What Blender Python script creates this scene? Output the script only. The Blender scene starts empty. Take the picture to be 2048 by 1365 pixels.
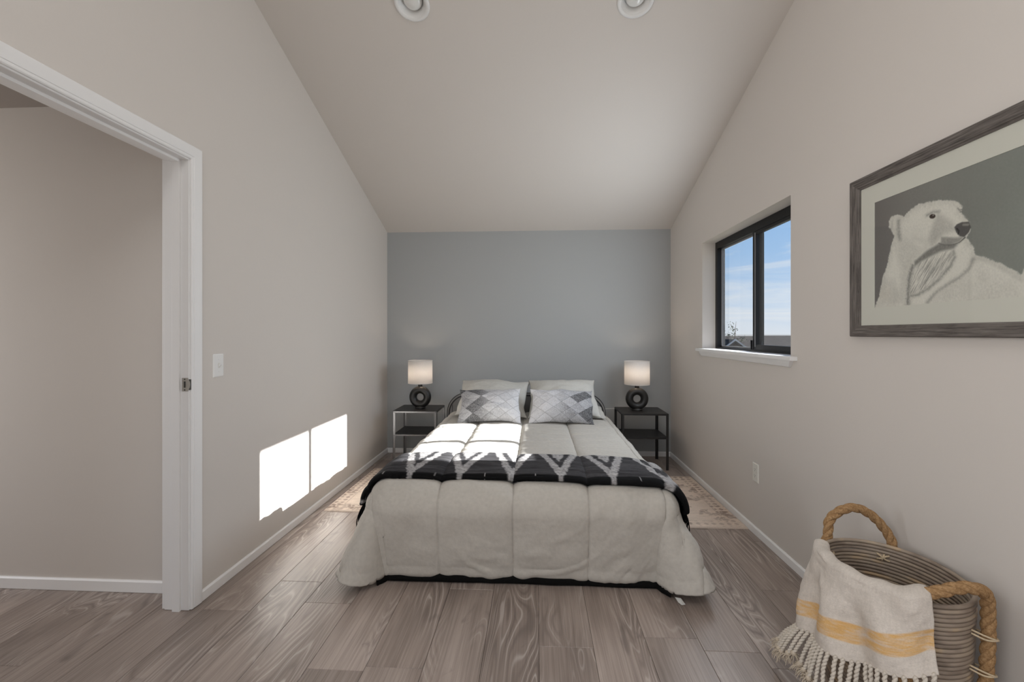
import bpy, bmesh, math, random
import numpy as np
from mathutils import Vector, Matrix

random.seed(4); RS = np.random.RandomState(4)
S = bpy.context.scene
COL = S.collection

def lin(r, g, b):
    f = lambda v: (v/255/12.92) if v/255 <= .04045 else ((v/255+.055)/1.055)**2.4
    return (f(r), f(g), f(b), 1)

# ------------------------------------------------------------------ camera
F_PX, CAM_H, HORIZON = 890.0, 1.28, 668.0
YAW = math.atan(48/F_PX)
cam = bpy.data.cameras.new('camera'); camo = bpy.data.objects.new('camera', cam); COL.objects.link(camo)
cam.sensor_fit = 'HORIZONTAL'; cam.sensor_width = 36.0; cam.lens = 36.0*F_PX/2048
cam.shift_y = -(682.5-HORIZON)/2048
cam.clip_start = .02; cam.clip_end = 500
camo.location = (0, 0, CAM_H); camo.rotation_euler = (math.pi/2, 0, YAW)
S.camera = camo

# ------------------------------------------------------------------ light and exposure
S.view_settings.view_transform = 'Standard'; S.view_settings.look = 'None'
S.view_settings.gamma = 1.0; S.view_settings.exposure = 0.0
S.view_settings.use_curve_mapping = False
S.cycles.max_bounces = 14; S.cycles.diffuse_bounces = 10; S.cycles.transparent_max_bounces = 16
S.cycles.sample_clamp_indirect = 25
S.cycles.caustics_reflective = False; S.cycles.caustics_refractive = False
S.cycles.use_denoising = True

SUN_DIR = Vector((-1, -.030, -.440))
def add_light(name, kind, loc, energy, color=(1, 1, 1), **kw):
    l = bpy.data.lights.new(name, kind); l.energy = energy; l.color = color
    o = bpy.data.objects.new(name, l); COL.objects.link(o); o.location = loc
    for k, v in kw.items(): setattr(l, k, v)
    return o
so = add_light('sun', 'SUN', (8, 3, 6), 23.0, (1, .985, .97), angle=math.radians(.55))
so.rotation_euler = SUN_DIR.to_track_quat('-Z', 'Y').to_euler()
# added fill lamp standing in for daylight, just inside the unseen rear wall
rl = add_light('rear_fill', 'AREA', (-.1, -2.42, 1.62), 11, (1, 1, 1), shape='RECTANGLE', size=2.3, size_y=1.7)
rl.rotation_euler = (math.radians(90), 0, 0)
# added fill lamps without openings: under the ridge and along the left wall, unseen
kl = add_light('ridge_fill', 'AREA', (-.05, -.55, 3.45), 23, (1, 1, 1), shape='RECTANGLE', size=1.6, size_y=1.0)
kl.rotation_euler = (math.radians(28), 0, 0)
pl_ = add_light('left_rear_fill', 'AREA', (-1.56, -1.0, 1.6), 37, (1, 1, 1), shape='RECTANGLE', size=1.6, size_y=1.4)
pl_.rotation_euler = (math.radians(90), 0, math.radians(-90))
# invented lamp at the unseen hall end, brightening the hall
hl = add_light('hall_fill', 'AREA', (-4.3, 1.5, 1.35), 20, (1, .985, .97), shape='RECTANGLE', size=.9, size_y=1.5)
hl.rotation_euler = (math.radians(90), 0, math.radians(-90))
# lamp added on the room side of the bedside window to boost its daylight
wl = add_light('side_window_fill', 'AREA', (1.385, 3.18, 1.6), 20, (.84, .92, 1), shape='RECTANGLE', size=1.2, size_y=.82)
wl.rotation_euler = (math.radians(90), 0, math.radians(90))
ql = add_light('right_rear_fill', 'AREA', (1.36, -1.0, 1.6), 6, (1, 1, 1), shape='RECTANGLE', size=1.6, size_y=1.4)  # added fill lamp behind the camera; the right wall has no window there
ql.rotation_euler = (math.radians(90), 0, math.radians(90))

w = bpy.data.worlds.new('sky'); S.world = w; w.use_nodes = True
nt = w.node_tree; nt.nodes.clear()
def N(nt, t, **kw):
    n = nt.nodes.new(t)
    for k, v in kw.items():
        if k == 'inp':
            for i, val in v.items(): n.inputs[i].default_value = val
        else: setattr(n, k, v)
    return n
def ramp(nt, stops, interp='LINEAR'):
    r = N(nt, 'ShaderNodeValToRGB'); e = r.color_ramp.elements; r.color_ramp.interpolation = interp
    while len(e) > 1: e.remove(e[-1])
    e[0].position, e[0].color = stops[0]
    for p, c in stops[1:]:
        x = e.new(p); x.color = c
    return r
L = nt.links.new
tc = N(nt, 'ShaderNodeTexCoord'); sx = N(nt, 'ShaderNodeSeparateXYZ'); L(tc.outputs['Generated'], sx.inputs[0])
sk = ramp(nt, [(0, lin(120, 112, 105)), (.495, lin(120, 112, 105)), (.5, lin(235, 241, 250)), (.525, lin(205, 226, 250)), (.58, lin(168, 205, 246)), (.68, lin(128, 180, 238)), (1, lin(70, 125, 205))])
mr = N(nt, 'ShaderNodeMapRange', inp={1: -1, 2: 1, 3: 0, 4: 1}); L(sx.outputs[2], mr.inputs[0]); L(mr.outputs[0], sk.inputs[0])
mp = N(nt, 'ShaderNodeMapping', inp={'Scale': (1.6, 2.4, 12), 'Rotation': (.10, .05, .2), 'Location': (.3, .1, .55)}); L(tc.outputs['Generated'], mp.inputs[0])
cn = N(nt, 'ShaderNodeTexNoise', inp={'Scale': 1.9, 'Detail': 8, 'Roughness': .58, 'Distortion': .6}); L(mp.outputs[0], cn.inputs[0])
cr = ramp(nt, [(0, (0, 0, 0, 1)), (.47, (0, 0, 0, 1)), (.68, (1, 1, 1, 1)), (1, (1, 1, 1, 1))]); L(cn.outputs[0], cr.inputs[0])
up = N(nt, 'ShaderNodeMapRange', inp={1: 0, 2: .02, 3: 0, 4: .85}); L(sx.outputs[2], up.inputs[0])
mu = N(nt, 'ShaderNodeMath', operation='MULTIPLY'); L(cr.outputs[0], mu.inputs[0]); L(up.outputs[0], mu.inputs[1])
mx = N(nt, 'ShaderNodeMixRGB', inp={2: lin(246, 248, 252)}); L(mu.outputs[0], mx.inputs[0]); L(sk.outputs[0], mx.inputs[1])
bg = N(nt, 'ShaderNodeBackground', inp={1: 1.0}); L(mx.outputs[0], bg.inputs[0])
wo = N(nt, 'ShaderNodeOutputWorld'); L(bg.outputs[0], wo.inputs[0])

# ------------------------------------------------------------------ materials
MATS = {}
def mat(name, color=(.5, .5, .5, 1), rough=.6, metal=0, spec=.5, build=None, **kw):
    if name in MATS: return MATS[name]
    m = bpy.data.materials.new(name); m.use_nodes = True
    nt = m.node_tree; b = nt.nodes['Principled BSDF']
    b.inputs['Base Color'].default_value = color; b.inputs['Roughness'].default_value = rough
    b.inputs['Metallic'].default_value = metal; b.inputs['Specular IOR Level'].default_value = spec
    for k, v in kw.items(): b.inputs[k.replace('_', ' ')].default_value = v
    if build: build(nt, b, nt.links.new)
    MATS[name] = m
    return m
def bump(nt, b, L, src, strength, dist=.01):
    bp = N(nt, 'ShaderNodeBump', inp={'Strength': strength, 'Distance': dist}); L(src, bp.inputs['Height']); L(bp.outputs[0], b.inputs['Normal'])
def noise_bump(scale, strength, dist=.002, detail=3, vary=0.0, stretch=None):
    def f(nt, b, L):
        t = N(nt, 'ShaderNodeTexCoord'); src = t.outputs['Object']
        if stretch:
            m = N(nt, 'ShaderNodeMapping', inp={'Scale': stretch}); L(src, m.inputs[0]); src = m.outputs[0]
        n = N(nt, 'ShaderNodeTexNoise', inp={'Scale': scale, 'Detail': detail}); L(src, n.inputs[0])
        bump(nt, b, L, n.outputs[0], strength, dist)
        if vary:
            c = b.inputs['Base Color'].default_value[:]
            r = ramp(nt, [(.3, tuple(x*(1-vary) for x in c[:3])+(1,)), (.7, tuple(min(1, x*(1+vary)) for x in c[:3])+(1,))])
            L(n.outputs[0], r.inputs[0]); L(r.outputs[0], b.inputs['Base Color'])
    return f
WALL = mat('greige_wall_paint', (.642, .606, .570, 1), .85, spec=.25, build=noise_bump(90, .12, .002))
CEIL = mat('greige_ceiling_paint', (.630, .593, .556, 1), .9, spec=.2, build=noise_bump(70, .15, .002))
HALLCEIL = mat('shaded_hall_ceiling', (.30, .265, .24, 1), .9, spec=.2, build=noise_bump(70, .15, .002))  # darker than the room ceiling: the hall's lack of light is in this colour
ACCENT = mat('blue_grey_wall_paint', (.372, .384, .386, 1), .85, spec=.25, build=noise_bump(90, .12, .002))
TRIM = mat('white_trim_paint', (.80, .80, .80, 1), .42, build=noise_bump(30, .05, .001))
BASEPAINT = mat('white_baseboard_paint', (.88, .885, .89, 1), .35, build=noise_bump(30, .05, .001))
PLASTIC = mat('white_plastic', (.80, .80, .79, 1), .35, build=noise_bump(200, .02, .0005))
IVORY = mat('ivory_plastic', (.74, .73, .68, 1), .4, build=noise_bump(200, .02, .0005))
SLOT = mat('dark_slot', (.05, .05, .045, 1), .6, build=noise_bump(200, .02, .0005))
STEEL = mat('brushed_steel', (.52, .51, .48, 1), .38, metal=1, build=noise_bump(60, .06, .001, stretch=(1, 1, 8)))
BLACKMETAL = mat('black_window_metal', (.006, .006, .007, 1), .45, spec=.35, build=noise_bump(80, .03, .001))
GREYBEAD = mat('grey_glazing_bead', (.22, .22, .23, 1), .45, build=noise_bump(80, .03, .001))
TABLE = mat('black_table_metal', (.014, .013, .013, 1), .42, build=noise_bump(120, .05, .001))
TABLELEG = mat('black_table_metal_glare', (.20, .20, .205, 1), .28, metal=.8, build=noise_bump(120, .05, .001))  # the legs are black; their glare is put into this grey
CERAMIC = mat('black_ceramic', (.013, .012, .011, 1), .42, build=noise_bump(140, .25, .002))
SEALER = mat('socket_plastic', (.35, .33, .31, 1), .5, build=noise_bump(140, .05, .002))
LIGHTWHITE = mat('downlight_white', (.72, .72, .71, 1), .45, build=noise_bump(100, .03, .001))
BULB = mat('frosted_bulb', (.70, .70, .68, 1), .18, build=noise_bump(20, .02, .001))
BOARD = mat('grey_upholstery', (.21, .205, .20, 1), .85, build=noise_bump(350, .35, .002))
PIPING = mat('dark_piping', (.03, .03, .032, 1), .8, build=noise_bump(350, .35, .002))
BLACKCLOTH = mat('black_cloth', (.006, .006, .006, 1), .95, spec=.1, build=noise_bump(300, .4, .002))
MATTRESS = mat('mattress_fabric', (.55, .54, .5, 1), .9, build=noise_bump(200, .3, .002))
COMF = mat('cream_plush', (.500, .476, .434, 1), .92, spec=.15, Sheen_Weight=.12, build=noise_bump(55, .35, .004, 4, vary=.05))
PILLOW = mat('cream_pillow_fabric', (.55, .54, .505, 1), .92, spec=.15, build=noise_bump(60, .3, .003, 4, vary=.03))
TAG = mat('translucent_tag', (.75, .75, .72, 1), .4, build=noise_bump(60, .05, .001), Alpha=.75)
CORD = mat('white_cord', (.72, .72, .70, 1), .5, build=noise_bump(60, .05, .001))
GROUND = mat('dry_ground', (.17, .16, .12, 1), .95, build=noise_bump(2, .5, .05, vary=.2))
STUCCO = mat('grey_stucco', (.17, .18, .19, 1), .95, build=noise_bump(40, .4, .01))
FASCIA = mat('white_fascia', (.42, .43, .45, 1), .7, build=noise_bump(20, .1, .01))
LEAF = mat('tree_leaf', (.035, .055, .022, 1), .8, build=noise_bump(20, .1, .01, vary=.3))
BARK = mat('tree_bark', (.08, .065, .05, 1), .9, build=noise_bump(30, .5, .01))

def shingles(nt, b, L):
    t = N(nt, 'ShaderNodeTexCoord')
    br = N(nt, 'ShaderNodeTexBrick', inp={'Color1': (.036, .032, .030, 1), 'Color2': (.048, .042, .040, 1), 'Mortar': (.020, .018, .017, 1), 'Scale': 1.0, 'Mortar Size': .02, 'Brick Width': .5, 'Row Height': .28})
    L(t.outputs['UV'], br.inputs[0]); L(br.outputs[0], b.inputs['Base Color'])
SHINGLE = mat('brown_shingle', rough=.95, spec=.1, build=shingles)

def paint_attr(rough, bscale, bstr, dist=.002, fine=.0, spec=.15, fs=(1, 1, 1), sheen=0):
    def f(nt, b, L):
        a = N(nt, 'ShaderNodeAttribute', attribute_name='paint')
        t = N(nt, 'ShaderNodeTexCoord'); m = N(nt, 'ShaderNodeMapping', inp={'Scale': fs}); L(t.outputs['Object'], m.inputs[0])
        n = N(nt, 'ShaderNodeTexNoise', inp={'Scale': bscale, 'Detail': 4}); L(m.outputs[0], n.inputs[0])
        r = ramp(nt, [(.25, (1-fine,)*3+(1,)), (.75, (1+fine,)*3+(1,))]); L(n.outputs[0], r.inputs[0])
        x = N(nt, 'ShaderNodeMixRGB', blend_type='MULTIPLY', inp={0: 1}); L(a.outputs['Color'], x.inputs[1]); L(r.outputs[0], x.inputs[2])
        L(x.outputs[0], b.inputs['Base Color'])
        if bstr: bump(nt, b, L, n.outputs[0], bstr, dist)
        b.inputs['Roughness'].default_value = rough; b.inputs['Specular IOR Level'].default_value = spec
        b.inputs['Sheen Weight'].default_value = sheen
    return f
PRINT = mat('printed_paper', build=paint_attr(.9, 160, 0, fine=.06))
RUGM = mat('rug_pile', build=paint_attr(.98, 260, .6, .004, .12))
CUSHM = mat('printed_cushion_cloth', build=paint_attr(.95, 420, .3, .002, .16))
THROWM = mat('dark_woven_cloth', build=paint_attr(.95, 90, .5, .004, .35, fs=(.35, 3, 3)))
LINEN = mat('cream_woven_cloth', build=paint_attr(.95, 240, .45, .003, .07))
TASSEL = mat('cream_cotton_twist', (.60, .55, .48, 1), .95, spec=.1, build=noise_bump(220, .5, .002, vary=.08))
TASSELDK = mat('cream_cotton_fluff', (.52, .45, .36, 1), .95, spec=.1, build=noise_bump(220, .5, .002, vary=.12))
MATBOARD = mat('cream_mat_board', (.72, .695, .615, 1), .9, build=noise_bump(200, .05, .0005))

def frame_wood(nt, b, L):
    t = N(nt, 'ShaderNodeTexCoord'); m = N(nt, 'ShaderNodeMapping', inp={'Scale': (230, 8, 60)}); L(t.outputs['UV'], m.inputs[0])
    n = N(nt, 'ShaderNodeTexNoise', inp={'Scale': 1.0, 'Detail': 6, 'Roughness': .65, 'Distortion': .3}); L(m.outputs[0], n.inputs[0])
    r = ramp(nt, [(.30, (.03, .026, .023, 1)), (.5, (.12, .105, .095, 1)), (.72, (.20, .18, .165, 1))]); L(n.outputs[0], r.inputs[0])
    L(r.outputs[0], b.inputs['Base Color']); bump(nt, b, L, n.outputs[0], .5, .003)
FRAMEWOOD = mat('weathered_frame_wood', rough=.75, build=frame_wood)

def plank_wood(nt, b, L):
    t = N(nt, 'ShaderNodeTexCoord'); oi = N(nt, 'ShaderNodeObjectInfo')
    off = N(nt, 'ShaderNodeVectorMath', operation='MULTIPLY', inp={1: (53.1, 91.7, 37.3)})
    cb = N(nt, 'ShaderNodeCombineXYZ')
    for i in range(3): L(oi.outputs['Random'], cb.inputs[i])
    L(cb.outputs[0], off.inputs[0])
    ad = N(nt, 'ShaderNodeVectorMath', operation='ADD'); L(t.outputs['Object'], ad.inputs[0]); L(off.outputs[0], ad.inputs[1])
    def nz(scale, **k):
        m = N(nt, 'ShaderNodeMapping', inp={'Scale': scale}); L(ad.outputs[0], m.inputs[0])
        n = N(nt, 'ShaderNodeTexNoise', inp={'Scale': 1.0, **k}); L(m.outputs[0], n.inputs[0]); return n.outputs[0]
    def mth(op, a, bb=None, c=None):
        n = N(nt, 'ShaderNodeMath', operation=op)
        for i, v in enumerate((a, bb, c)):
            if v is None: continue
            if isinstance(v, (int, float)): n.inputs[i].default_value = v
            else: L(v, n.inputs[i])
        return n.outputs[0]
    f = nz((7.5, .95, 7.5), Detail=1.5, Roughness=.45, Distortion=.35)       # broad figure: its contours are the cathedral rings
    ring = mth('SINE', mth('MULTIPLY', f, 105))
    ringl = mth('SMOOTH_MIN', mth('POWER', mth('MAXIMUM', ring, 0), 9), 1.0, .1)
    streak = nz((150, 2.2, 30), Detail=4, Roughness=.65)
    patch = nz((4.5, 1.1, 4.5), Detail=3)
    knot = nz((9, 4.5, 9), Detail=3, Distortion=1.2)
    base = ramp(nt, [(.28, (0.213, 0.169, 0.145, 1)), (.5, (0.329, 0.267, 0.232, 1)), (.72, (0.433, 0.361, 0.319, 1))]); L(patch, base.inputs[0])
    m1 = N(nt, 'ShaderNodeMixRGB', blend_type='MULTIPLY'); L(base.outputs[0], m1.inputs[1])
    sr = ramp(nt, [(.3, (.62, .60, .585, 1)), (.6, (1.06, 1.06, 1.06, 1))]); L(streak, sr.inputs[0]); L(sr.outputs[0], m1.inputs[2]); m1.inputs[0].default_value = .8
    fig = mth('MULTIPLY', ringl, N(nt, 'ShaderNodeMapRange', inp={1: .44, 2: .60, 3: 0, 4: .42}).outputs[0])
    mrn = nt.nodes[-1] if False else None
    pr = N(nt, 'ShaderNodeMapRange', inp={1: .45, 2: .60, 3: 0, 4: .62}); L(nz((3.3, .9, 3.3), Detail=2), pr.inputs[0])
    figm = mth('MULTIPLY', ringl, pr.outputs[0])
    m2 = N(nt, 'ShaderNodeMixRGB', inp={2: (0.568, 0.509, 0.471, 1)}); L(figm, m2.inputs[0]); L(m1.outputs[0], m2.inputs[1])
    dk = mth('MULTIPLY', mth('POWER', mth('MAXIMUM', mth('MULTIPLY', ring, -1), 0), 2), mth('MULTIPLY', pr.outputs[0], .9))
    m3 = N(nt, 'ShaderNodeMixRGB', inp={2: (0.135, 0.108, 0.096, 1)}); L(dk, m3.inputs[0]); L(m2.outputs[0], m3.inputs[1])
    kr = ramp(nt, [(.66, (0, 0, 0, 1)), (.80, (.75, .75, .75, 1))]); L(knot, kr.inputs[0])
    m4 = N(nt, 'ShaderNodeMixRGB', inp={2: (0.128, 0.103, 0.093, 1)}); L(kr.outputs[0], m4.inputs[0]); L(m3.outputs[0], m4.inputs[1])
    hv = N(nt, 'ShaderNodeHueSaturation', inp={'Saturation': .95}); L(m4.outputs[0], hv.inputs['Color'])
    vr = N(nt, 'ShaderNodeMapRange', inp={1: 0, 2: 1, 3: .93, 4: 1.07}); L(oi.outputs['Random'], vr.inputs[0]); L(vr.outputs[0], hv.inputs['Value'])
    L(hv.outputs[0], b.inputs['Base Color'])
    bump(nt, b, L, streak, .12, .002)
PLANK = mat('grey_oak_plank', rough=.34, spec=.5, build=plank_wood)
SUBFLOOR = mat('dark_joint', (.05, .042, .038, 1), .9, build=noise_bump(50, .2))

def cane(nt, b, L):
    t = N(nt, 'ShaderNodeTexCoord'); oi = N(nt, 'ShaderNodeObjectInfo')
    cb = N(nt, 'ShaderNodeCombineXYZ'); m = N(nt, 'ShaderNodeMath', operation='MULTIPLY', inp={1: 40}); L(oi.outputs['Random'], m.inputs[0])
    for i in range(3): L(m.outputs[0], cb.inputs[i])
    ad = N(nt, 'ShaderNodeVectorMath', operation='ADD'); L(t.outputs['Object'], ad.inputs[0]); L(cb.outputs[0], ad.inputs[1])
    n = N(nt, 'ShaderNodeTexNoise', inp={'Scale': 9, 'Detail': 2}); L(ad.outputs[0], n.inputs[0])
    r = ramp(nt, [(.35, (.20, .155, .12, 1)), (.5, (.30, .24, .19, 1)), (.62, (.36, .29, .22, 1)), (.74, (.50, .36, .22, 1))]); L(n.outputs[0], r.inputs[0])
    L(r.outputs[0], b.inputs['Base Color'])
CANE = mat('grey_brown_cane', rough=.55, build=cane)
def rope_b(nt, b, L):
    t = N(nt, 'ShaderNodeTexCoord'); n = N(nt, 'ShaderNodeTexNoise', inp={'Scale': 160, 'Detail': 5, 'Roughness': .7}); L(t.outputs['Object'], n.inputs[0])
    r = ramp(nt, [(.3, (.24, .135, .062, 1)), (.55, (.42, .26, .13, 1)), (.75, (.58, .40, .22, 1))]); L(n.outputs[0], r.inputs[0])
    L(r.outputs[0], b.inputs['Base Color']); bump(nt, b, L, n.outputs[0], .9, .004)
ROPE = mat('brown_jute', rough=.95, spec=.1, build=rope_b)
RAFFIA = mat('pale_raffia', (.58, .47, .32, 1), .7, build=noise_bump(150, .3, .002, vary=.15))

def glass_mat():
    m = bpy.data.materials.new('clear_glass'); m.use_nodes = True; nt = m.node_tree; nt.nodes.clear()
    tr = N(nt, 'ShaderNodeBsdfTransparent', inp={0: (.97, .98, .98, 1)}); gl = N(nt, 'ShaderNodeBsdfGlossy', inp={'Roughness': .0})
    lw = N(nt, 'ShaderNodeLayerWeight', inp={0: .5}); pw = N(nt, 'ShaderNodeMath', operation='POWER', inp={1: 4}); fr = N(nt, 'ShaderNodeMapRange', inp={1: 0, 2: 1, 3: .025, 4: .6})
    mi = N(nt, 'ShaderNodeMixShader'); o = N(nt, 'ShaderNodeOutputMaterial')
    nt.links.new(lw.outputs['Facing'], pw.inputs[0]); nt.links.new(pw.outputs[0], fr.inputs[0]); nt.links.new(fr.outputs[0], mi.inputs[0]); nt.links.new(tr.outputs[0], mi.inputs[1]); nt.links.new(gl.outputs[0], mi.inputs[2]); nt.links.new(mi.outputs[0], o.inputs[0])
    return m
GLASS = glass_mat()
def shade_mat():
    m = bpy.data.materials.new('white_shade_linen'); m.use_nodes = True; nt = m.node_tree; nt.nodes.clear()
    t = N(nt, 'ShaderNodeTexCoord'); n = N(nt, 'ShaderNodeTexNoise', inp={'Scale': 300}); nt.links.new(t.outputs['Object'], n.inputs[0])
    r = ramp(nt, [(.3, (.74, .73, .72, 1)), (.7, (.82, .81, .80, 1))]); nt.links.new(n.outputs[0], r.inputs[0])
    d = N(nt, 'ShaderNodeBsdfDiffuse'); tl = N(nt, 'ShaderNodeBsdfTranslucent'); mi = N(nt, 'ShaderNodeMixShader', inp={0: .5}); o = N(nt, 'ShaderNodeOutputMaterial')
    for x in (d, tl): nt.links.new(r.outputs[0], x.inputs[0])
    nt.links.new(d.outputs[0], mi.inputs[1]); nt.links.new(tl.outputs[0], mi.inputs[2]); nt.links.new(mi.outputs[0], o.inputs[0])
    return m
SHADE = shade_mat()

# ------------------------------------------------------------------ mesh helpers
ORIG = {}
def mk(name, v, f, m, parent=None, smooth=False, colors=None, uvs=None, at=None, origin=None):
    """one mesh object from world-space vertices; a child's vertices are stored relative to its thing's base"""
    v = np.asarray(v, float).reshape(-1, 3)
    o0 = np.array(ORIG.get(parent.name, (0, 0, 0)) if parent else (origin if origin is not None else (0, 0, 0)), float)
    me = bpy.data.meshes.new(name); me.from_pydata((v-o0).tolist(), [], f)
    if smooth: me.polygons.foreach_set('use_smooth', [True]*len(me.polygons))
    if colors is not None:
        a = me.color_attributes.new('paint', 'FLOAT_COLOR', 'POINT')
        c = np.ones((len(v), 4)); c[:, :3] = colors; a.data.foreach_set('color', c.ravel())
    if uvs is not None:
        u = me.uv_layers.new(name='UVMap'); li = np.zeros(len(me.loops), int); me.loops.foreach_get('vertex_index', li)
        u.data.foreach_set('uv', np.asarray(uvs)[li].ravel())
    me.materials.append(m); me.update()
    o = bpy.data.objects.new(name, me); COL.objects.link(o)
    if parent: o.parent = parent; ORIG[o.name] = tuple(o0)
    else: o.location = tuple(o0); ORIG[o.name] = tuple(o0)
    return o
def thing(name, loc, label=None, cat=None, group=None, kind=None):
    o = bpy.data.objects.new(name, None); COL.objects.link(o); o.location = loc; ORIG[o.name] = tuple(loc); o.empty_display_size = .1
    return tag(o, label, cat, group, kind)
def tag(o, label=None, cat=None, group=None, kind=None):
    for k, v in (('label', label), ('category', cat), ('group', group), ('kind', kind)):
        if v: o[k] = v
    return o
class MB:
    """collects shapes for one mesh"""
    def __init__(s): s.v = []; s.f = []; s.uv = []
    def add(s, v, f, uv=None):
        n = len(s.v); s.v += [tuple(map(float, p)) for p in v]; s.f += [tuple(i+n for i in q) for q in f]
        s.uv += [tuple(p) for p in uv] if uv is not None else [(0, 0)]*len(v)
        return s
    def box(s, x0, x1, y0, y1, z0, z1, bev=0.0):
        bm = bmesh.new(); bmesh.ops.create_cube(bm, size=1)
        for q in bm.verts: q.co = Vector(((x0+x1)/2+q.co.x*(x1-x0), (y0+y1)/2+q.co.y*(y1-y0), (z0+z1)/2+q.co.z*(z1-z0)))
        if bev: bmesh.ops.bevel(bm, geom=bm.edges[:], offset=bev, segments=2, affect='EDGES', profile=.6)
        bm.verts.index_update(); s.add([q.co for q in bm.verts], [[q.index for q in fc.verts] for fc in bm.faces]); bm.free(); return s
    def prism(s, poly, axis, a0, a1):
        """polygon (list of 2-d points) extruded along axis 0/1/2"""
        n = len(poly); v = []
        for a in (a0, a1):
            for p in poly:
                q = list(p); q.insert(axis, a); v.append(q)
        f = [tuple(range(n)), tuple(reversed(range(n, 2*n)))] + [(i, i+n, (i+1) % n+n, (i+1) % n) for i in range(n)]
        return s.add(v, f)
    def tube(s, pts, r, seg=8, caps=True, closed=False):
        pts = [Vector(p) for p in pts]; n = len(pts)
        rr = r if hasattr(r, '__len__') else [r]*n
        T = []
        for i in range(n):
            a = pts[(i-1) % n] if closed else pts[max(i-1, 0)]; b = pts[(i+1) % n] if closed else pts[min(i+1, n-1)]
            T.append((b-a).normalized() if (b-a).length > 1e-9 else Vector((0, 0, 1)))
        up = Vector((0, 0, 1)) if abs(T[0].z) < .9 else Vector((1, 0, 0))
        nx = T[0].cross(up).normalized(); v = []
        for i in range(n):
            nx = (nx - T[i]*nx.dot(T[i])).normalized(); ny = T[i].cross(nx)
            for k in range(seg):
                a = 2*math.pi*k/seg; v.append(pts[i] + (nx*math.cos(a)+ny*math.sin(a))*rr[i])
        f = []
        for i in range(n if closed else n-1):
            j = (i+1) % n
            for k in range(seg):
                k2 = (k+1) % seg; f.append((i*seg+k, i*seg+k2, j*seg+k2, j*seg+k))
        if caps and not closed: f += [tuple(reversed(range(seg))), tuple(range((n-1)*seg, n*seg))]
        return s.add(v, f)
    def lathe(s, prof, c, seg=32, axis=Vector((0, 0, 1)), capa=False, capb=False):
        q = Vector((0, 0, 1)).rotation_difference(axis).to_matrix(); c = Vector(c); v = []; f = []
        for r, z in prof:
            for k in range(seg):
                a = 2*math.pi*k/seg; v.append(c+q@Vector((r*math.cos(a), r*math.sin(a), z)))
        for i in range(len(prof)-1):
            for k in range(seg):
                k2 = (k+1) % seg; f.append((i*seg+k, i*seg+k2, (i+1)*seg+k2, (i+1)*seg+k))
        if capa: f.append(tuple(reversed(range(seg))))
        if capb: f.append(tuple(range((len(prof)-1)*seg, len(prof)*seg)))
        return s.add(v, f)
    def rope(s, pts, R, pitch, strands=3, seg=7, sub=6, frac=.52):
        """strands twisted about a path"""
        pts = [Vector(p) for p in pts]; P = []
        for i in range(len(pts)-1):
            for k in range(sub): P.append(pts[i].lerp(pts[i+1], k/sub))
        P.append(pts[-1]); n = len(P)
        T = [(P[min(i+1, n-1)]-P[max(i-1, 0)]).normalized() for i in range(n)]
        up = Vector((0, 0, 1)) if abs(T[0].z) < .9 else Vector((1, 0, 0)); nx = T[0].cross(up).normalized()
        fr = []; d = 0; ds = []
        for i in range(n):
            nx = (nx-T[i]*nx.dot(T[i])).normalized(); fr.append((nx.copy(), T[i].cross(nx)))
            if i: d += (P[i]-P[i-1]).length
            ds.append(d)
        for q in range(strands):
            path = []
            for i in range(n):
                a = 2*math.pi*(ds[i]/pitch+q/strands); path.append(P[i]+(fr[i][0]*math.cos(a)+fr[i][1]*math.sin(a))*R*(1-frac))
            s.tube(path, R*frac*1.08, seg)
        return s
    def make(s, name, m, parent=None, smooth=False, origin=None, uv=False):
        return mk(name, s.v, s.f, m, parent, smooth, origin=origin, uvs=s.uv if uv else None)
def bez(p0, p1, p2, p3, n):
    p0, p1, p2, p3 = map(Vector, (p0, p1, p2, p3))
    return [p0*(1-t)**3+p1*3*t*(1-t)**2+p2*3*t*t*(1-t)+p3*t**3 for t in [i/n for i in range(n+1)]]
def spline(pts, n=8):
    """Catmull-Rom through points"""
    P = [Vector(p) for p in pts]; P = [P[0]*2-P[1]]+P+[P[-1]*2-P[-2]]; out = []
    for i in range(1, len(P)-2):
        for k in range(n):
            t = k/n; a, b, c, d = P[i-1:i+3]
            out.append(.5*((2*b)+(c-a)*t+(2*a-5*b+4*c-d)*t*t+(3*b-a-3*c+d)*t**3))
    return out+[P[-2]]
def grid_faces(nu, nv, wrap=False):
    f = []
    for i in range(nu-1):
        for j in range(nv if wrap else nv-1):
            j2 = (j+1) % nv; f.append((i*nv+j, (i+1)*nv+j, (i+1)*nv+j2, i*nv+j2))
    return f
def vnoise(x, y, seed=0):
    x = np.asarray(x, float); y = np.asarray(y, float)
    xi = np.floor(x).astype(int); yi = np.floor(y).astype(int); xf = x-xi; yf = y-yi
    xf = xf*xf*(3-2*xf); yf = yf*yf*(3-2*yf)
    def h(a, b):
        n = (a*374761393+b*668265263+seed*974634777) & 0x7fffffff
        n = ((n ^ (n >> 13))*1274126177) & 0x7fffffff
        return ((n ^ (n >> 16)) & 0xffff)/65535.0
    return (h(xi, yi)*(1-xf)+h(xi+1, yi)*xf)*(1-yf)+(h(xi, yi+1)*(1-xf)+h(xi+1, yi+1)*xf)*yf
def fbm(x, y, seed=0, o=4):
    s = 0; a = .5; t = 0
    for i in range(o): s = s+a*vnoise(x*2**i, y*2**i, seed+i); t += a; a *= .5
    return s/t-.5
def sst(a, b, x):
    t = np.clip((x-a)/(b-a), 0, 1); return t*t*(3-2*t)
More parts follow.
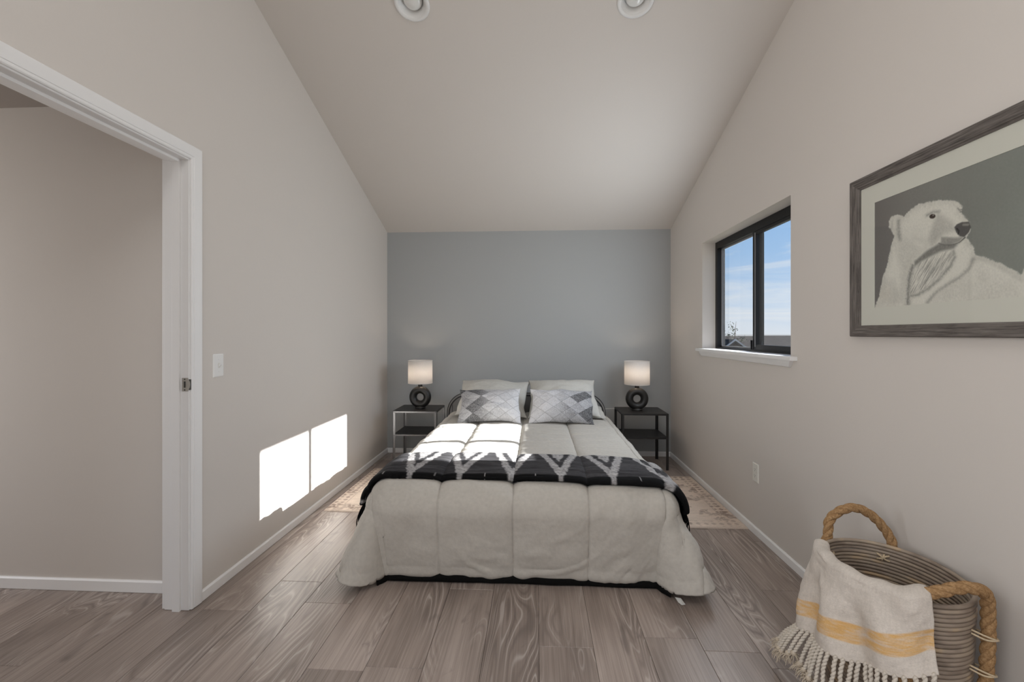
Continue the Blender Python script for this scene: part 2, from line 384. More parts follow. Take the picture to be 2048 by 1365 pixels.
def poly_sd(px, py, poly):
    """signed distance to a polygon (negative inside)"""
    P = np.array(poly, float); d = np.full(px.shape, 1e9); ins = np.zeros(px.shape, bool)
    for i in range(len(P)):
        a = P[i]; b = P[(i+1) % len(P)]; e = b-a; wx = px-a[0]; wy = py-a[1]
        t = np.clip((wx*e[0]+wy*e[1])/(e@e+1e-12), 0, 1)
        d = np.minimum(d, np.hypot(wx-e[0]*t, wy-e[1]*t))
        c = ((a[1] > py) != (b[1] > py)); 
        with np.errstate(divide='ignore', invalid='ignore'): xx = (b[0]-a[0])*(py-a[1])/(b[1]-a[1]+1e-15)+a[0]
        ins ^= c & (px < xx)
    return np.where(ins, -d, d)
def line_d(px, py, pts):
    d = np.full(px.shape, 1e9)
    for a, b in zip(pts[:-1], pts[1:]):
        a = np.array(a, float); b = np.array(b, float); e = b-a; t = np.clip(((px-a[0])*e[0]+(py-a[1])*e[1])/(e@e), 0, 1)
        d = np.minimum(d, np.hypot(px-a[0]-e[0]*t, py-a[1]-e[1]*t))
    return d

# ================================================================== ROOM SHELL
XL, XR, YB, YR = -1.602, 1.401, 4.72, -2.6
XLo, XRo = XL-.114, 1.580                      # outer faces of the side walls
RIDGE = .0
def zc(x, y):
    if y >= RIDGE: return 2.372+(YB-y)*(.339-.0107*x)
    return zc(x, RIDGE)-(RIDGE-y)*.30

def struct(o, kind='structure'): o['kind'] = kind; return o
# floor: base with single planks
fl = thing('floor', (0, 0, 0), kind='structure')
m = MB().box(-4.45, 1.45, YR, YB+.05, -.06, -.006); m.make('underlayment', SUBFLOOR, fl)
PW, PL = .222, 1.22
pm = MB(); bm = bmesh.new(); bmesh.ops.create_cube(bm, size=1)
for q in bm.verts: q.co = Vector((q.co.x*(PW-.0012), q.co.y*(PL-.0012), q.co.z*.008-.004))
bmesh.ops.bevel(bm, geom=[e for e in bm.edges if all(v.co.z > -.002 for v in e.verts)], offset=.0012, segments=1, affect='EDGES')
plank_me = bpy.data.meshes.new('plank'); bm.to_mesh(plank_me); bm.free(); plank_me.materials.append(PLANK)
joints = {0: 2.236, 1: 2.063, 2: 1.655, 6: 1.826, 9: 1.835}
k0 = int(math.floor((-4.45+1.320)/PW))
for k in range(k0, 13):
    x0 = -1.320+PW*k; x1 = x0+PW
    xa, xb = x0, min(x1, 1.42)
    if xb-xa < .03: continue
    rows_hi = YB+.03 if xb > XL-.05 else 2.12
    rows_lo = YR+.05 if xb > XL-.05 else .8
    j = joints.get(k, joints.get(k, 1.3+((k*0.437) % 1.0)*PL))
    n0 = int(math.ceil((rows_lo-j)/PL))-1
    for n in range(n0, 8):
        a = max(j+n*PL, rows_lo); b = min(j+(n+1)*PL, rows_hi)
        if b-a < .02: continue
        o = bpy.data.objects.new('plank', plank_me); COL.objects.link(o); o.parent = fl
        o.location = ((xa+xb)/2, (a+b)/2, 0); o.scale = ((xb-xa)/PW, (b-a)/PL, 1)

# walls
def yz_poly_wall(name, x0, x1, poly, m): return struct(MB().prism(poly, 0, x0, x1).make(name, m))
DO0, DO1, DOZ = 1.150, 1.985, 2.098           # rough door opening in the left wall
yz_poly_wall('wall_left', XLo, XL, [(YR, 0), (DO0, 0), (DO0, DOZ), (DO1, DOZ), (DO1, 0), (YB+.1, 0), (YB+.1, zc(XL, YB)+.12), (RIDGE, zc(XL, RIDGE)+.12), (YR, zc(XL, YR)+.12)], WALL)
WY0, WY1, WZ0, WZ1 = 2.53, 3.835, 1.135, 2.045  # window recess
zr = lambda y: zc(XR, y)+.12
mw = MB()
mw.prism([(YR, 0), (WY0, 0), (WY0, zr(WY0)), (RIDGE, zr(RIDGE)), (YR, zr(YR))], 0, XR, XRo)
mw.prism([(WY1, 0), (YB+.1, 0), (YB+.1, zr(YB)), (WY1, zr(WY1))], 0, XR, XRo)
mw.prism([(WY0, 0), (WY1, 0), (WY1, WZ0), (WY0, WZ0)], 0, XR, XRo)
mw.prism([(WY0, WZ1), (WY1, WZ1), (WY1, zr(WY1)), (WY0, zr(WY0))], 0, XR, XRo)
struct(mw.make('wall_right', WALL))
mb = MB().box(XLo, XRo, YB, YB+.12, 0, 2.55); struct(mb.make('wall_back', ACCENT))
# rear wall with a wide window opening behind the camera
RX0, RX1, RZ0, RZ1 = -1.25, 1.05, .78, 2.46
mr_ = MB()
mr_.box(XLo, RX0, YR-.12, YR, 0, 4.0); mr_.box(RX1, XRo, YR-.12, YR, 0, 4.0); mr_.box(RX0, RX1, YR-.12, YR, 0, RZ0); mr_.box(RX0, RX1, YR-.12, YR, RZ1, 4.0)
struct(mr_.make('wall_rear', WALL))
w2 = thing('window_2', ((RX0+RX1)/2, YR-.06, RZ0), kind='structure')
m2 = MB()
for a in ((RX0, RX0+.05, RZ0, RZ1), (RX1-.05, RX1, RZ0, RZ1), (RX0, RX1, RZ0, RZ0+.05), (RX0, RX1, RZ1-.05, RZ1), ((RX0+RX1)/2-.03, (RX0+RX1)/2+.03, RZ0, RZ1)):
    m2.box(a[0], a[1], YR-.09, YR-.03, a[2], a[3])
m2.make('frame', BLACKMETAL, w2)
MB().box(RX0, RX1, YR-.065, YR-.06, RZ0, RZ1).make('pane', GLASS, w2)

# sloped ceiling with two round openings for the downlights
DLY, DLX, DLR = 2.482, (-.700, .548), .090
def ceiling_mesh():
    sq = .13
    xs = sorted(set([XLo-.02, XL, -1.2, -.08, 1.1, XR, XRo]+[c+s for c in DLX for s in (-sq, sq)]))
    ys = sorted(set([YR-.1, -1.5, RIDGE-.6, RIDGE, .8, 1.6, 3.2, 4.0, YB+.1, DLY-sq, DLY+sq]))
    mbb = MB(); V = {}
    def vid(x, y):
        k = (round(x, 5), round(y, 5))
        if k not in V: V[k] = len(mbb.v); mbb.v.append((x, y, zc(x, y))); mbb.uv.append((0, 0))
        return V[k]
    for i in range(len(xs)-1):
        for j in range(len(ys)-1):
            cx, cy = (xs[i]+xs[i+1])/2, (ys[j]+ys[j+1])/2
            hole = [c for c in DLX if abs(cx-c) < .02 and abs(cy-DLY) < .02]
            if not hole:
                mbb.f.append((vid(xs[i], ys[j]), vid(xs[i], ys[j+1]), vid(xs[i+1], ys[j+1]), vid(xs[i+1], ys[j])))
            else:
                c = hole[0]; n = 48; ring = []; outer = []
                for q in range(n):
                    a = 2*math.pi*q/n+math.pi/4; dx, dy = math.cos(a), math.sin(a); k = sq/max(abs(dx), abs(dy))
                    ring.append(vid(c+dx*DLR, DLY+dy*DLR)); outer.append(vid(c+dx*k, DLY+dy*k))
                for q in range(n):
                    r = (q+1) % n; mbb.f.append((ring[q], ring[r], outer[r], outer[q]))
    return mbb
cl = struct(ceiling_mesh().make('ceiling', CEIL, smooth=True))
# roof above, so that no sky leaks in round the edges
rf = MB()
rf.add([(XLo-.1, YB+.2, 2.60), (XRo+.1, YB+.2, 2.60), (XRo+.1, RIDGE, 4.35), (XLo-.1, RIDGE, 4.35), (XRo+.1, YR-.2, 3.55), (XLo-.1, YR-.2, 3.55)], [(0, 1, 2, 3), (3, 2, 4, 5)])
rfo = struct(rf.make('roof', SUBFLOOR))

# baseboards (eased top edge)
def baseboard(name, a, b, inward, h=.05, t=.012):
    a = Vector((a[0], a[1], 0)); b = Vector((b[0], b[1], 0)); n = Vector((inward[0], inward[1], 0))
    prof = [(0, .0015), (t, .0015), (t, h-.006), (t-.005, h), (0, h)]
    v = [a+n*p[0]+Vector((0, 0, p[1])) for p in prof]+[b+n*p[0]+Vector((0, 0, p[1])) for p in prof]; k = len(prof)
    f = [tuple(range(k)), tuple(reversed(range(k, 2*k)))]+[(i, i+k, (i+1) % k+k, (i+1) % k) for i in range(k)]
    return struct(mk(name, v, f, BASEPAINT))
baseboard('baseboard_left', (XL, 2.041), (XL, YB-.012), (1, 0))
baseboard('baseboard_back', (XL, YB), (XR, YB), (0, -1))
baseboard('baseboard_right', (XR, YR), (XR, YB-.012), (-1, 0))
baseboard('baseboard_hall', (-4.3, 2.105), (XLo-.001, 2.105), (0, -1), h=.058)

# hall beyond the doorway
struct(MB().box(-4.4, XLo, 2.105, 2.22, 0, 2.6).make('wall_hall', WALL))
struct(MB().box(-4.4, XLo, .78, .88, 0, 2.6).make('wall_hall_near', WALL))
he = MB(); he.box(-4.5, -4.4, .78, 1.0, 0, 2.6); he.box(-4.5, -4.4, 2.0, 2.22, 0, 2.6); he.box(-4.5, -4.4, 1.0, 2.0, 0, .55); he.box(-4.5, -4.4, 1.0, 2.0, 2.15, 2.6)
struct(he.make('wall_hall_end', WALL))
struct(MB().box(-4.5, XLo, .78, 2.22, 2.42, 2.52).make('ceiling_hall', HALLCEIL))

# doorway: jambs, stops, casing, strike plate
dr = thing('door_1', (XL, (DO0+DO1)/2, 0), kind='structure')
JI0, JI1, JZ = 1.166, 1.970, 2.083
MB().box(XLo-.002, XL+.002, JI1, DO1, .002, DOZ, .001).make('side_jamb', TRIM, dr)
MB().box(XLo-.002, XL+.002, DO0, JI0, .002, DOZ, .001).make('side_jamb', TRIM, dr)
MB().box(XLo-.002, XL+.002, JI0, JI1, JZ, DOZ, .001).make('head_jamb', TRIM, dr)
SX0, SX1 = -1.672, -1.637
MB().box(SX0, SX1, JI1-.012, JI1, 0, JZ, .0015).make('door_stop', TRIM, dr)
MB().box(SX0, SX1, JI0, JI0+.012, 0, JZ, .0015).make('door_stop', TRIM, dr)
MB().box(SX0, SX1, JI0+.012, JI1-.012, JZ-.012, JZ, .0015).make('door_stop', TRIM, dr)
# casing profile across its width: offset 0 at the inner edge
cprof = [(0, 0), (0, .009), (.004, .012), (.012, .0125), (.014, .0105), (.016, .0135), (.045, .016), (.058, .0165), (.062, .014), (.063, 0)]
def casing_leg(name, side):
    ye = JI1+.006 if side > 0 else JI0-.006; zt = JZ+.006; v = []; n = len(cprof)
    for end in (0, 1):
        for d, h in cprof: v.append((XL+h, ye+side*d, .003 if end == 0 else zt+d))
    f = [(i, i+1, i+1+n, i+n) for i in range(n-1)]+[tuple(range(n)), tuple(reversed(range(n, 2*n)))]
    return mk(name, v, f, TRIM, dr)
casing_leg('side_casing', 1); casing_leg('side_casing', -1)
v = []; n = len(cprof)
for s_, ye in ((-1, JI0-.006), (1, JI1+.006)):
    for d, h in cprof: v.append((XL+h, ye+s_*d, JZ+.006+d))
mk('head_casing', v, [(i, i+1, i+1+n, i+n) for i in range(n-1)], TRIM, dr)
# hall side casing
MB().box(XLo-.016, XLo, JI1+.004, JI1+.064, .003, JZ+.06, .002).make('hall_casing', TRIM, dr)
sp = thing('strike_plate', (-1.618, JI1, 1.045)); sp.parent = dr; sp.location = (-1.618-XL, JI1-(DO0+DO1)/2, 1.045)
ORIG[sp.name] = (-1.618, JI1, 1.045)
bpy.data.objects.remove(sp)
ms = MB(); ms.box(-1.632, -1.6005, JI1-.0018, JI1, 1.014, 1.076, .0007)
lip = []
for k in range(9):
    a = -math.pi/2+math.pi*k/8; lip.append((math.cos(a)*.010, math.sin(a)*.024))
lipv = [(XL+.0005+p[0]*.9, JI1-.0016+.0, 1.045+p[1]) for p in lip]+[(XL+.0005+p[0]*.9, JI1+.0045, 1.045+p[1]) for p in lip]
ms.add(lipv, [tuple(range(9)), tuple(reversed(range(9, 18)))]+[(i, i+9, (i+1) % 9+9, (i+1) % 9) for i in range(9)])
spo = ms.make('strike_plate', STEEL, dr)
MB().box(-1.6225, -1.6135, JI1-.0024, JI1-.0015, 1.031, 1.060).make('latch_hole', SLOT, spo)
mq = MB()
for z in (1.0205, 1.0695): mq.lathe([(.0033, 0), (.0033, .0009), (.002, .0012)], (-1.618, JI1-.0018, z), 12, Vector((0, -1, 0)), capb=True)
mq.make('plate_screws', SLOT, spo)['kind'] = 'stuff'
MB().box(XL-.003, XL+.0095, JI1-.0005, JI1+.0062, 1.021, 1.069, .0005).make('black_lip_plate', SLOT, spo)  # black lip of the strike plate at the jamb edge

# window beside the bed
win = thing('window_1', (XR, (WY0+WY1)/2, WZ0), kind='structure')
FX0, FX1 = 1.508, 1.572
GY0, GY1, GZ0, GZ1 = 2.578, 3.795, 1.190, 1.988
MB().box(FX0, FX1, WY0, GY0, WZ0, WZ1, .002).make('side_frame', BLACKMETAL, win)
MB().box(FX0, FX1, GY1, WY1, WZ0, WZ1, .002).make('side_frame', BLACKMETAL, win)
MB().box(FX0, FX1, GY0, GY1, GZ1, WZ1, .002).make('head_frame', BLACKMETAL, win)
MB().box(FX0, FX1, GY0, GY1, WZ0, 1.170, .002).make('sill_frame', BLACKMETAL, win)
# fixed pane (far) and sliding sash (near)
fx = MB(); fx.box(1.548, 1.566, 3.147, 3.190, 1.170, GZ1, .001); fx.make('fixed_stile', BLACKMETAL, win)
bd = MB(); bd.box(1.540, 1.552, GY1-.014, GY1, 1.17, GZ1); bd.box(1.540, 1.552, 3.19, GY1, GZ1-.012, GZ1); bd.box(1.540, 1.552, 3.19, GY1, 1.170, 1.182)
bd.make('glazing_bead', GREYBEAD, win)
MB().box(1.5555, 1.5585, 3.185, GY1, 1.172, GZ1).make('fixed_pane', GLASS, win)
ss = MB(); ss.box(1.512, 1.538, 3.150, 3.196, 1.168, GZ1, .0015); ss.make('sash_stile', BLACKMETAL, win)
MB().box(1.509, 1.513, 3.154, 3.163, 1.19, GZ1-.01).make('stile_bead', GREYBEAD, win)
MB().box(1.512, 1.538, GY0, 2.605, 1.168, GZ1, .0015).make('sash_stile', BLACKMETAL, win)
MB().box(1.512, 1.538, 2.605, 3.150, 1.168, 1.204, .0015).make('sash_bottom_rail', BLACKMETAL, win)
MB().box(1.512, 1.538, 2.605, 3.150, GZ1-.022, GZ1, .0015).make('sash_top_rail', BLACKMETAL, win)
MB().box(1.5235, 1.5265, 2.60, 3.155, 1.20, GZ1-.02).make('sliding_pane', GLASS, win)
MB().box(1.500, 1.512, 3.196, 3.206, 1.170, 1.235, .001).make('sash_latch', BLACKMETAL, win)
# stool with horns and a bevelled apron below it
st = MB()
e0, e1 = WY0-.062, WY1+.055
st.prism([(1.366, e0), (XR, e0), (XR, WY0), (1.507, WY0), (1.507, WY1), (XR, WY1), (XR, e1), (1.366, e1)], 2, WZ0-.001, 1.157)
st.prism([(1.362, e0+.002), (1.366, e0), (1.366, e1), (1.362, e1-.002)], 2, WZ0+.002, 1.1545)
st.make('window_stool', TRIM, win)
ap = MB(); n = 5
aprof = [(0, WZ0), (.021, WZ0), (.019, 1.118), (.012, 1.098), (0, 1.094)]
av = []
for s_ in (0, 1):
    for d, z in aprof:
        ins = (WZ0-z)*.75; y = WY0-.030+ins if s_ == 0 else WY1+.025-ins
        av.append((XR-d, y, z))
ap.add(av, [tuple(range(n)), tuple(reversed(range(n, 2*n)))]+[(i, i+n, (i+1) % n+n, (i+1) % n) for i in range(n)])
ap.make('window_apron', TRIM, win)

# ================================================================== OUTSIDE
struct(MB().box(1.7, 140, -60, 160, -3.2, -3.0).make('ground', GROUND))
def gable_house(x, y, lx, ly, eave, ridge, axis, label, ov=.5):
    """ridge along axis 'x' or 'y'"""
    h = thing('house', (x, y, -3.0), label, 'house')
    wv = MB(); wv.box(x-lx/2, x+lx/2, y-ly/2, y+ly/2, -3.0, eave); 
    rfm = MB(); fa = MB(); t = .16
    if axis == 'y':
        wv.prism([(x-lx/2, eave), (x+lx/2, eave), (x, ridge-.1)], 1, y-ly/2, y+ly/2)
        k = (ridge-eave)/(lx/2)
        for s_ in (-1, 1):
            e = (x+s_*(lx/2+ov), eave-k*ov)
            sl = math.hypot(lx/2+ov, ridge-e[1])
            for y0, y1 in ((y-ly/2-ov, y+ly/2+ov),):
                rfm.add([(x, y0, ridge), (e[0], y0, e[1]), (e[0], y1, e[1]), (x, y1, ridge), (x, y0, ridge+t), (e[0], y0, e[1]+t), (e[0], y1, e[1]+t), (x, y1, ridge+t)],
                        [(0, 1, 2, 3), (7, 6, 5, 4), (1, 5, 6, 2), (0, 4, 5, 1), (3, 2, 6, 7)], [(0, sl), (0, 0), (ly, 0), (ly, sl)]*2)
                for yy in (y0-.05, y1):
                    fa.add([(x, yy, ridge+t-.05), (e[0], yy, e[1]+t-.05), (e[0], yy, e[1]+t+.02), (x, yy, ridge+t+.02), (x, yy+.05, ridge+t-.05), (e[0], yy+.05, e[1]+t-.05), (e[0], yy+.05, e[1]+t+.02), (x, yy+.05, ridge+t+.02)],
                           [(0, 1, 2, 3), (4, 5, 6, 7), (0, 1, 5, 4), (3, 2, 6, 7), (1, 2, 6, 5)])
    else:
        wv.prism([(y-ly/2, eave), (y+ly/2, eave), (y, ridge-.1)], 0, x-lx/2, x+lx/2)
        k = (ridge-eave)/(ly/2)
        for s_ in (-1, 1):
            e = (y+s_*(ly/2+ov), eave-k*ov); sl = math.hypot(ly/2+ov, ridge-e[1]); x0, x1 = x-lx/2-ov, x+lx/2+ov
            rfm.add([(x0, y, ridge), (x0, e[0], e[1]), (x1, e[0], e[1]), (x1, y, ridge), (x0, y, ridge+t), (x0, e[0], e[1]+t), (x1, e[0], e[1]+t), (x1, y, ridge+t)],
                    [(0, 1, 2, 3), (7, 6, 5, 4), (1, 5, 6, 2), (0, 4, 5, 1), (3, 2, 6, 7)], [(0, sl), (0, 0), (lx, 0), (lx, sl)]*2)
            for xx in (x0-.05, x1):
                fa.add([(xx, y, ridge+t-.05), (xx, e[0], e[1]+t-.05), (xx, e[0], e[1]+t+.02), (xx, y, ridge+t+.02), (xx+.05, y, ridge+t-.05), (xx+.05, e[0], e[1]+t-.05), (xx+.05, e[0], e[1]+t+.02), (xx+.05, y, ridge+t+.02)],
                       [(0, 1, 2, 3), (4, 5, 6, 7), (0, 1, 5, 4), (3, 2, 6, 7), (1, 2, 6, 5)])
    wv.make('house_walls', STUCCO, h); rfm.make('shingle_roof', SHINGLE, h, uv=True); fa.make('fascia', FASCIA, h)['kind'] = 'stuff'
    return h
gable_house(15.5, 31.5, 15, 9, -.95, .96, 'x', 'long brown shingled house roof seen through the window, behind the small gable')
gable_house(8.5, 22.5, 5.0, 5.0, -1.02, .88, 'y', 'small gable roof with white edges seen in the far window pane')
gable_house(26.5, 43.5, 9, 11, -1.4, .95, 'x', 'farther brown roof seen through the near window pane above the long roof')
# sparse tree beyond the roofs
def tree(x, y, top, label, seed):
    r = random.Random(seed); t = thing('tree', (x, y, -3.0), label, 'tree')
    br = MB(); lf = MB()
    trunk = [(x, y, -3), (x+.05, y, -1), (x-.05, y+.05, top-1.2), (x, y, top)]
    br.tube(spline(trunk, 5), [.07-.064*i/15 for i in range(16)], 6)
    for i in range(16):
        z0 = top-2.6+2.3*i/16; a = r.uniform(0, 6.28); ln = r.uniform(.5, 1.1)*(1-.4*i/16)
        ln *= .62; e = Vector((x+math.cos(a)*ln, y+math.sin(a)*ln, z0+r.uniform(.2, .6)))
        br.tube(spline([(x, y, z0), ((x+e.x)/2, (y+e.y)/2, z0+.15), e], 3), .008, 5)
        for q in range(16):
            f_ = r.uniform(.45, 1.05); c = Vector((x, y, z0)).lerp(e, f_)+Vector([r.gauss(0, .09) for _ in range(3)])
            d = Vector([r.gauss(0, 1) for _ in range(3)]).normalized(); u = d.orthogonal().normalized(); v_ = d.cross(u); s_ = r.uniform(.03, .07)
            lf.add([c-u*s_, c+v_*s_*.5+d*.01, c+u*s_, c-v_*s_*.5+d*.01], [(0, 1, 2, 3)])
    br.make('branches', BARK, t); lo = lf.make('leaves', LEAF, t); lo['kind'] = 'stuff'
tree(15.2, 37.8, 1.85, 'sparse leafy tree rising at the left edge of the far window pane', 2)
tree(11.47, 26.2, 1.98, 'thin twiggy tree standing behind the small gable roof', 5)

# ================================================================== WALL FITTINGS
def wall_plate(name, X, n, y, z, w_, h_, m_, label, cat):
    """plate on a side wall; n = +1 faces +X"""
    t = thing(name, (X, y, z), label, cat); d = .006; b = .005
    v = []
    for k, (ww, hh) in enumerate(((w_, h_), (w_, h_), (w_-2*b, h_-2*b))):
        x = X+n*(0, .002, d)[k]
        v += [(x, y-ww/2, z-hh/2), (x, y+ww/2, z-hh/2), (x, y+ww/2, z+hh/2), (x, y-ww/2, z+hh/2)]
    f = [(0, 1, 5, 4), (1, 2, 6, 5), (2, 3, 7, 6), (3, 0, 4, 7), (4, 5, 9, 8), (5, 6, 10, 9), (6, 7, 11, 10), (7, 4, 8, 11), (8, 9, 10, 11)]
    mk('plate', v, f, m_, t); return t
def screw(t, X, n, y, z, m_):
    MB().lathe([(.0032, 0), (.0030, .0010), (.0015, .0014)], (X+n*.006, y, z), 12, Vector((n, 0, 0)), capb=True).make('screw', m_, t)
t = wall_plate('light_switch', XL, 1, 2.161, 1.120, .074, .117, PLASTIC, 'white toggle light switch on the left wall beside the doorway', 'switch')
MB().box(XL+.004, XL+.0068, 2.161-.0055, 2.161+.0055, 1.120-.0125, 1.120+.0125).make('toggle_slot', IVORY, t)
mt = MB(); mt.add([(XL+.006, 2.161-.004, 1.112), (XL+.006, 2.161+.004, 1.112), (XL+.006, 2.161+.004, 1.128), (XL+.006, 2.161-.004, 1.128), (XL+.019, 2.161-.003, 1.1225), (XL+.019, 2.161+.003, 1.1225), (XL+.017, 2.161+.003, 1.131), (XL+.017, 2.161-.003, 1.131)],
    [(0, 1, 5, 4), (1, 2, 6, 5), (2, 3, 7, 6), (3, 0, 4, 7), (4, 5, 6, 7)]); mt.make('toggle', PLASTIC, t)
for z in (1.150, 1.090): screw(t, XL, 1, 2.161, z, PLASTIC)
def outlet(X, n, y, z, m_, label):
    t = wall_plate('wall_outlet', X, n, y, z, .074, .120, m_, label, 'outlet')
    for dz in (.0195, -.0195):
        o = MB()
        pts = []
        for k in range(24):
            a = 2*math.pi*k/24; pts.append((y+max(-.0150, min(.0150, .0172*math.cos(a))), z+dz+max(-.0135, min(.0135, .0172*math.sin(a)))))
        o.prism(pts, 0, X+n*.0055, X+n*.0078); fo = o.make('receptacle', m_, t)
        q = MB()
        for dy, hh in ((-.0063, .0075), (.0063, .0060)): q.box(min(X+n*.0074, X+n*.0081), max(X+n*.0074, X+n*.0081), y+dy-.0011, y+dy+.0011, z+dz-hh/2+.003, z+dz+hh/2+.003)
        q.lathe([(.0024, 0), (.0024, .0007)], (X+n*.0075, y, z+dz-.0075), 10, Vector((n, 0, 0)), capb=True)
        q.make('slots', SLOT, fo)['kind'] = 'stuff'
    screw(t, X, n, y, z, m_)
outlet(XL, 1, 2.915, .380, PLASTIC, 'white wall outlet inside the sunlit patch on the left wall')
outlet(XR, -1, 2.917, .394, IVORY, 'ivory wall outlet low on the right wall below the window')

# downlights
def downlight(x, label):
    y = DLY; c = Vector((x, y, zc(x, y)))
    ex = Vector((1, 0, zc(x+.5, y)-zc(x-.5, y))).normalized(); ey = Vector((0, 1, zc(x, y+.5)-zc(x, y-.5))).normalized()
    ax = ey.cross(ex).normalized()                      # points down into the room
    if ax.z > 0: ax = -ax
    t = thing('downlight', c, label, 'ceiling light', 'ceiling downlights')
    MB().lathe([(.100, -.001), (.1005, .004), (.097, .009), (.090, .0105), (.080, .0095), (.077, .006), (.0765, .0015), (.072, -.002)], c, 48, ax).make('trim_ring', LIGHTWHITE, t, True)
    MB().lathe([(.072, -.002), (.071, -.008), (.067, -.009), (.066, -.022), (.062, -.024), (.060, -.040), (.057, -.042), (.055, -.075), (.02, -.080), (.001, -.080)], c, 48, ax).make('baffle', LIGHTWHITE, t, True)
    prof = [(.001, -.004)]+[(.054*math.sin(a), -.004-.036*(1-math.cos(a))) for a in [math.pi/2*k/9 for k in range(1, 10)]]+[(.048, -.058), (.030, -.078)]
    MB().lathe(prof, c+ax*.010, 32, ax).make('bulb', BULB, t, True)
downlight(DLX[0], 'round white ceiling downlight above the doorway side of the bed')
downlight(DLX[1], 'round white ceiling downlight above the window side of the bed')

# ================================================================== RUGS
def rug(x0, x1, y0, y1, rot, seed, label):
    nu, nv = 190, 300
    U, V = np.meshgrid(np.linspace(0, 1, nu), np.linspace(0, 1, nv), indexing='ij')
    wd, ln = x1-x0, y1-y0; X = U*wd; Y = V*ln; rs = np.random.RandomState(seed)
    base = np.array(lin(222, 206, 192)[:3]); dark = np.array(lin(96, 78, 70)[:3]); mid = np.array(lin(180, 158, 146)[:3])
    C = np.ones(U.shape+(3,))*base
    n1 = fbm(X*14, Y*40, seed, 3)
    C = C*(1+.20*n1[..., None])
    D = np.zeros(U.shape)
    def leaf(cx, cy, ang, L_, W_):
        ca, sa = math.cos(ang), math.sin(ang); a = (X-cx)*ca+(Y-cy)*sa; b = -(X-cx)*sa+(Y-cy)*ca
        tt = np.clip(a/L_, 0, 1); w2 = W_*np.sin(np.pi*tt)**.7
        return np.where((a > 0) & (a < L_), sst(.0035, -.001, np.abs(b)-w2), 0)
    def spray(cx, cy, ang, L_):
        nonlocal D
        e = (cx+math.cos(ang)*L_, cy+math.sin(ang)*L_); D = np.maximum(D, .75*sst(.004, .0015, line_d(X, Y, [(cx, cy), e])))
        for k in range(5):
            q = (k+.6)/5; s_ = 1 if k % 2 else -1
            D = np.maximum(D, rs.uniform(.55, 1)*leaf(cx+math.cos(ang)*L_*q, cy+math.sin(ang)*L_*q, ang+s_*rs.uniform(.7, 1.1), rs.uniform(.028, .05), rs.uniform(.006, .011)))
        D = np.maximum(D, .9*leaf(e[0], e[1], ang, .045, .012))
    for k in range(34):
        cx, cy = rs.uniform(.05, wd-.05), rs.uniform(.06, ln-.06); spray(cx, cy, rs.uniform(0, 6.28), rs.uniform(.05, .11))
    for k in range(46):
        cx, cy = rs.uniform(.03, wd-.03), rs.uniform(.04, ln-.04); r = rs.uniform(.006, .013)
        d = np.hypot(X-cx, Y-cy); th = np.arctan2(Y-cy, X-cx); D = np.maximum(D, .7*sst(.003, -.001, d-r*(1+.35*np.cos(5*th))))
    # outer border band of small motifs
    e = np.minimum(np.minimum(X, wd-X), np.minimum(Y, ln-Y)); band = sst(.012, .016, e)*sst(.10, .094, e)
    th = (X+Y)*62; D = np.maximum(D, band*.8*sst(.1, .45, np.sin(th)*np.sin((X-Y)*62+.4)+fbm(X*60, Y*60, seed+3)*1.1))
    D = np.maximum(D, .55*sst(.004, .002, np.abs(e-.105)))
    D *= .55+.45*sst(-.22, .12, fbm(X*9, Y*9, seed+9, 3))
    D *= .88
    C = C*(1-D[..., None])+(dark*.6+mid*.4)*D[..., None]
    edge = sst(.010, .004, e); C = C*(1-.55*edge[..., None])+base*.75*.55*edge[..., None]
    z = .009*sst(0, .004, e)+.0006*n1
    ca, sa = math.cos(rot), math.sin(rot); cx, cy = (x0+x1)/2, (y0+y1)/2
    P = np.stack([cx+(X-wd/2)*ca-(Y-ln/2)*sa, cy+(X-wd/2)*sa+(Y-ln/2)*ca, z+.0005], -1)
    o = mk('rug', P.reshape(-1, 3), grid_faces(nu, nv), RUGM, None, True, C.reshape(-1, 3), origin=(cx, cy, 0))
    return tag(o, label, 'rug', 'bedside rugs')
rug(-1.528, -.60, 3.128, 4.128, -.004, 11, 'pale floral rug on the floor along the left wall beside the bed')
rug(.45, 1.384, 2.985, 4.035, .010, 23, 'beige floral rug on the floor along the right wall below the window')

# ================================================================== BED
BX, HW, YF, ZT = -.083, .685, 2.335, .480
BX0 = BX; BX = -.105
bed = thing('bed', (BX, 3.4, 0), 'low double bed with a grey rounded upholstered headboard against the blue-grey wall', 'bed')
MB().box(BX-.72, BX+.72, 2.42, 4.46, .12, .27, .01).make('bed_base', PIPING, bed)
for x in (-.64, .64):
    for y in (2.52, 4.36): MB().box(BX+x-.03, BX+x+.03, y-.03, y+.03, 0.0, .13, .004).make('leg', PIPING, bed)
MB().box(BX-.70, BX+.74, 2.36, 4.44, .26, .445, .04).make('mattress', MATTRESS, bed, True)
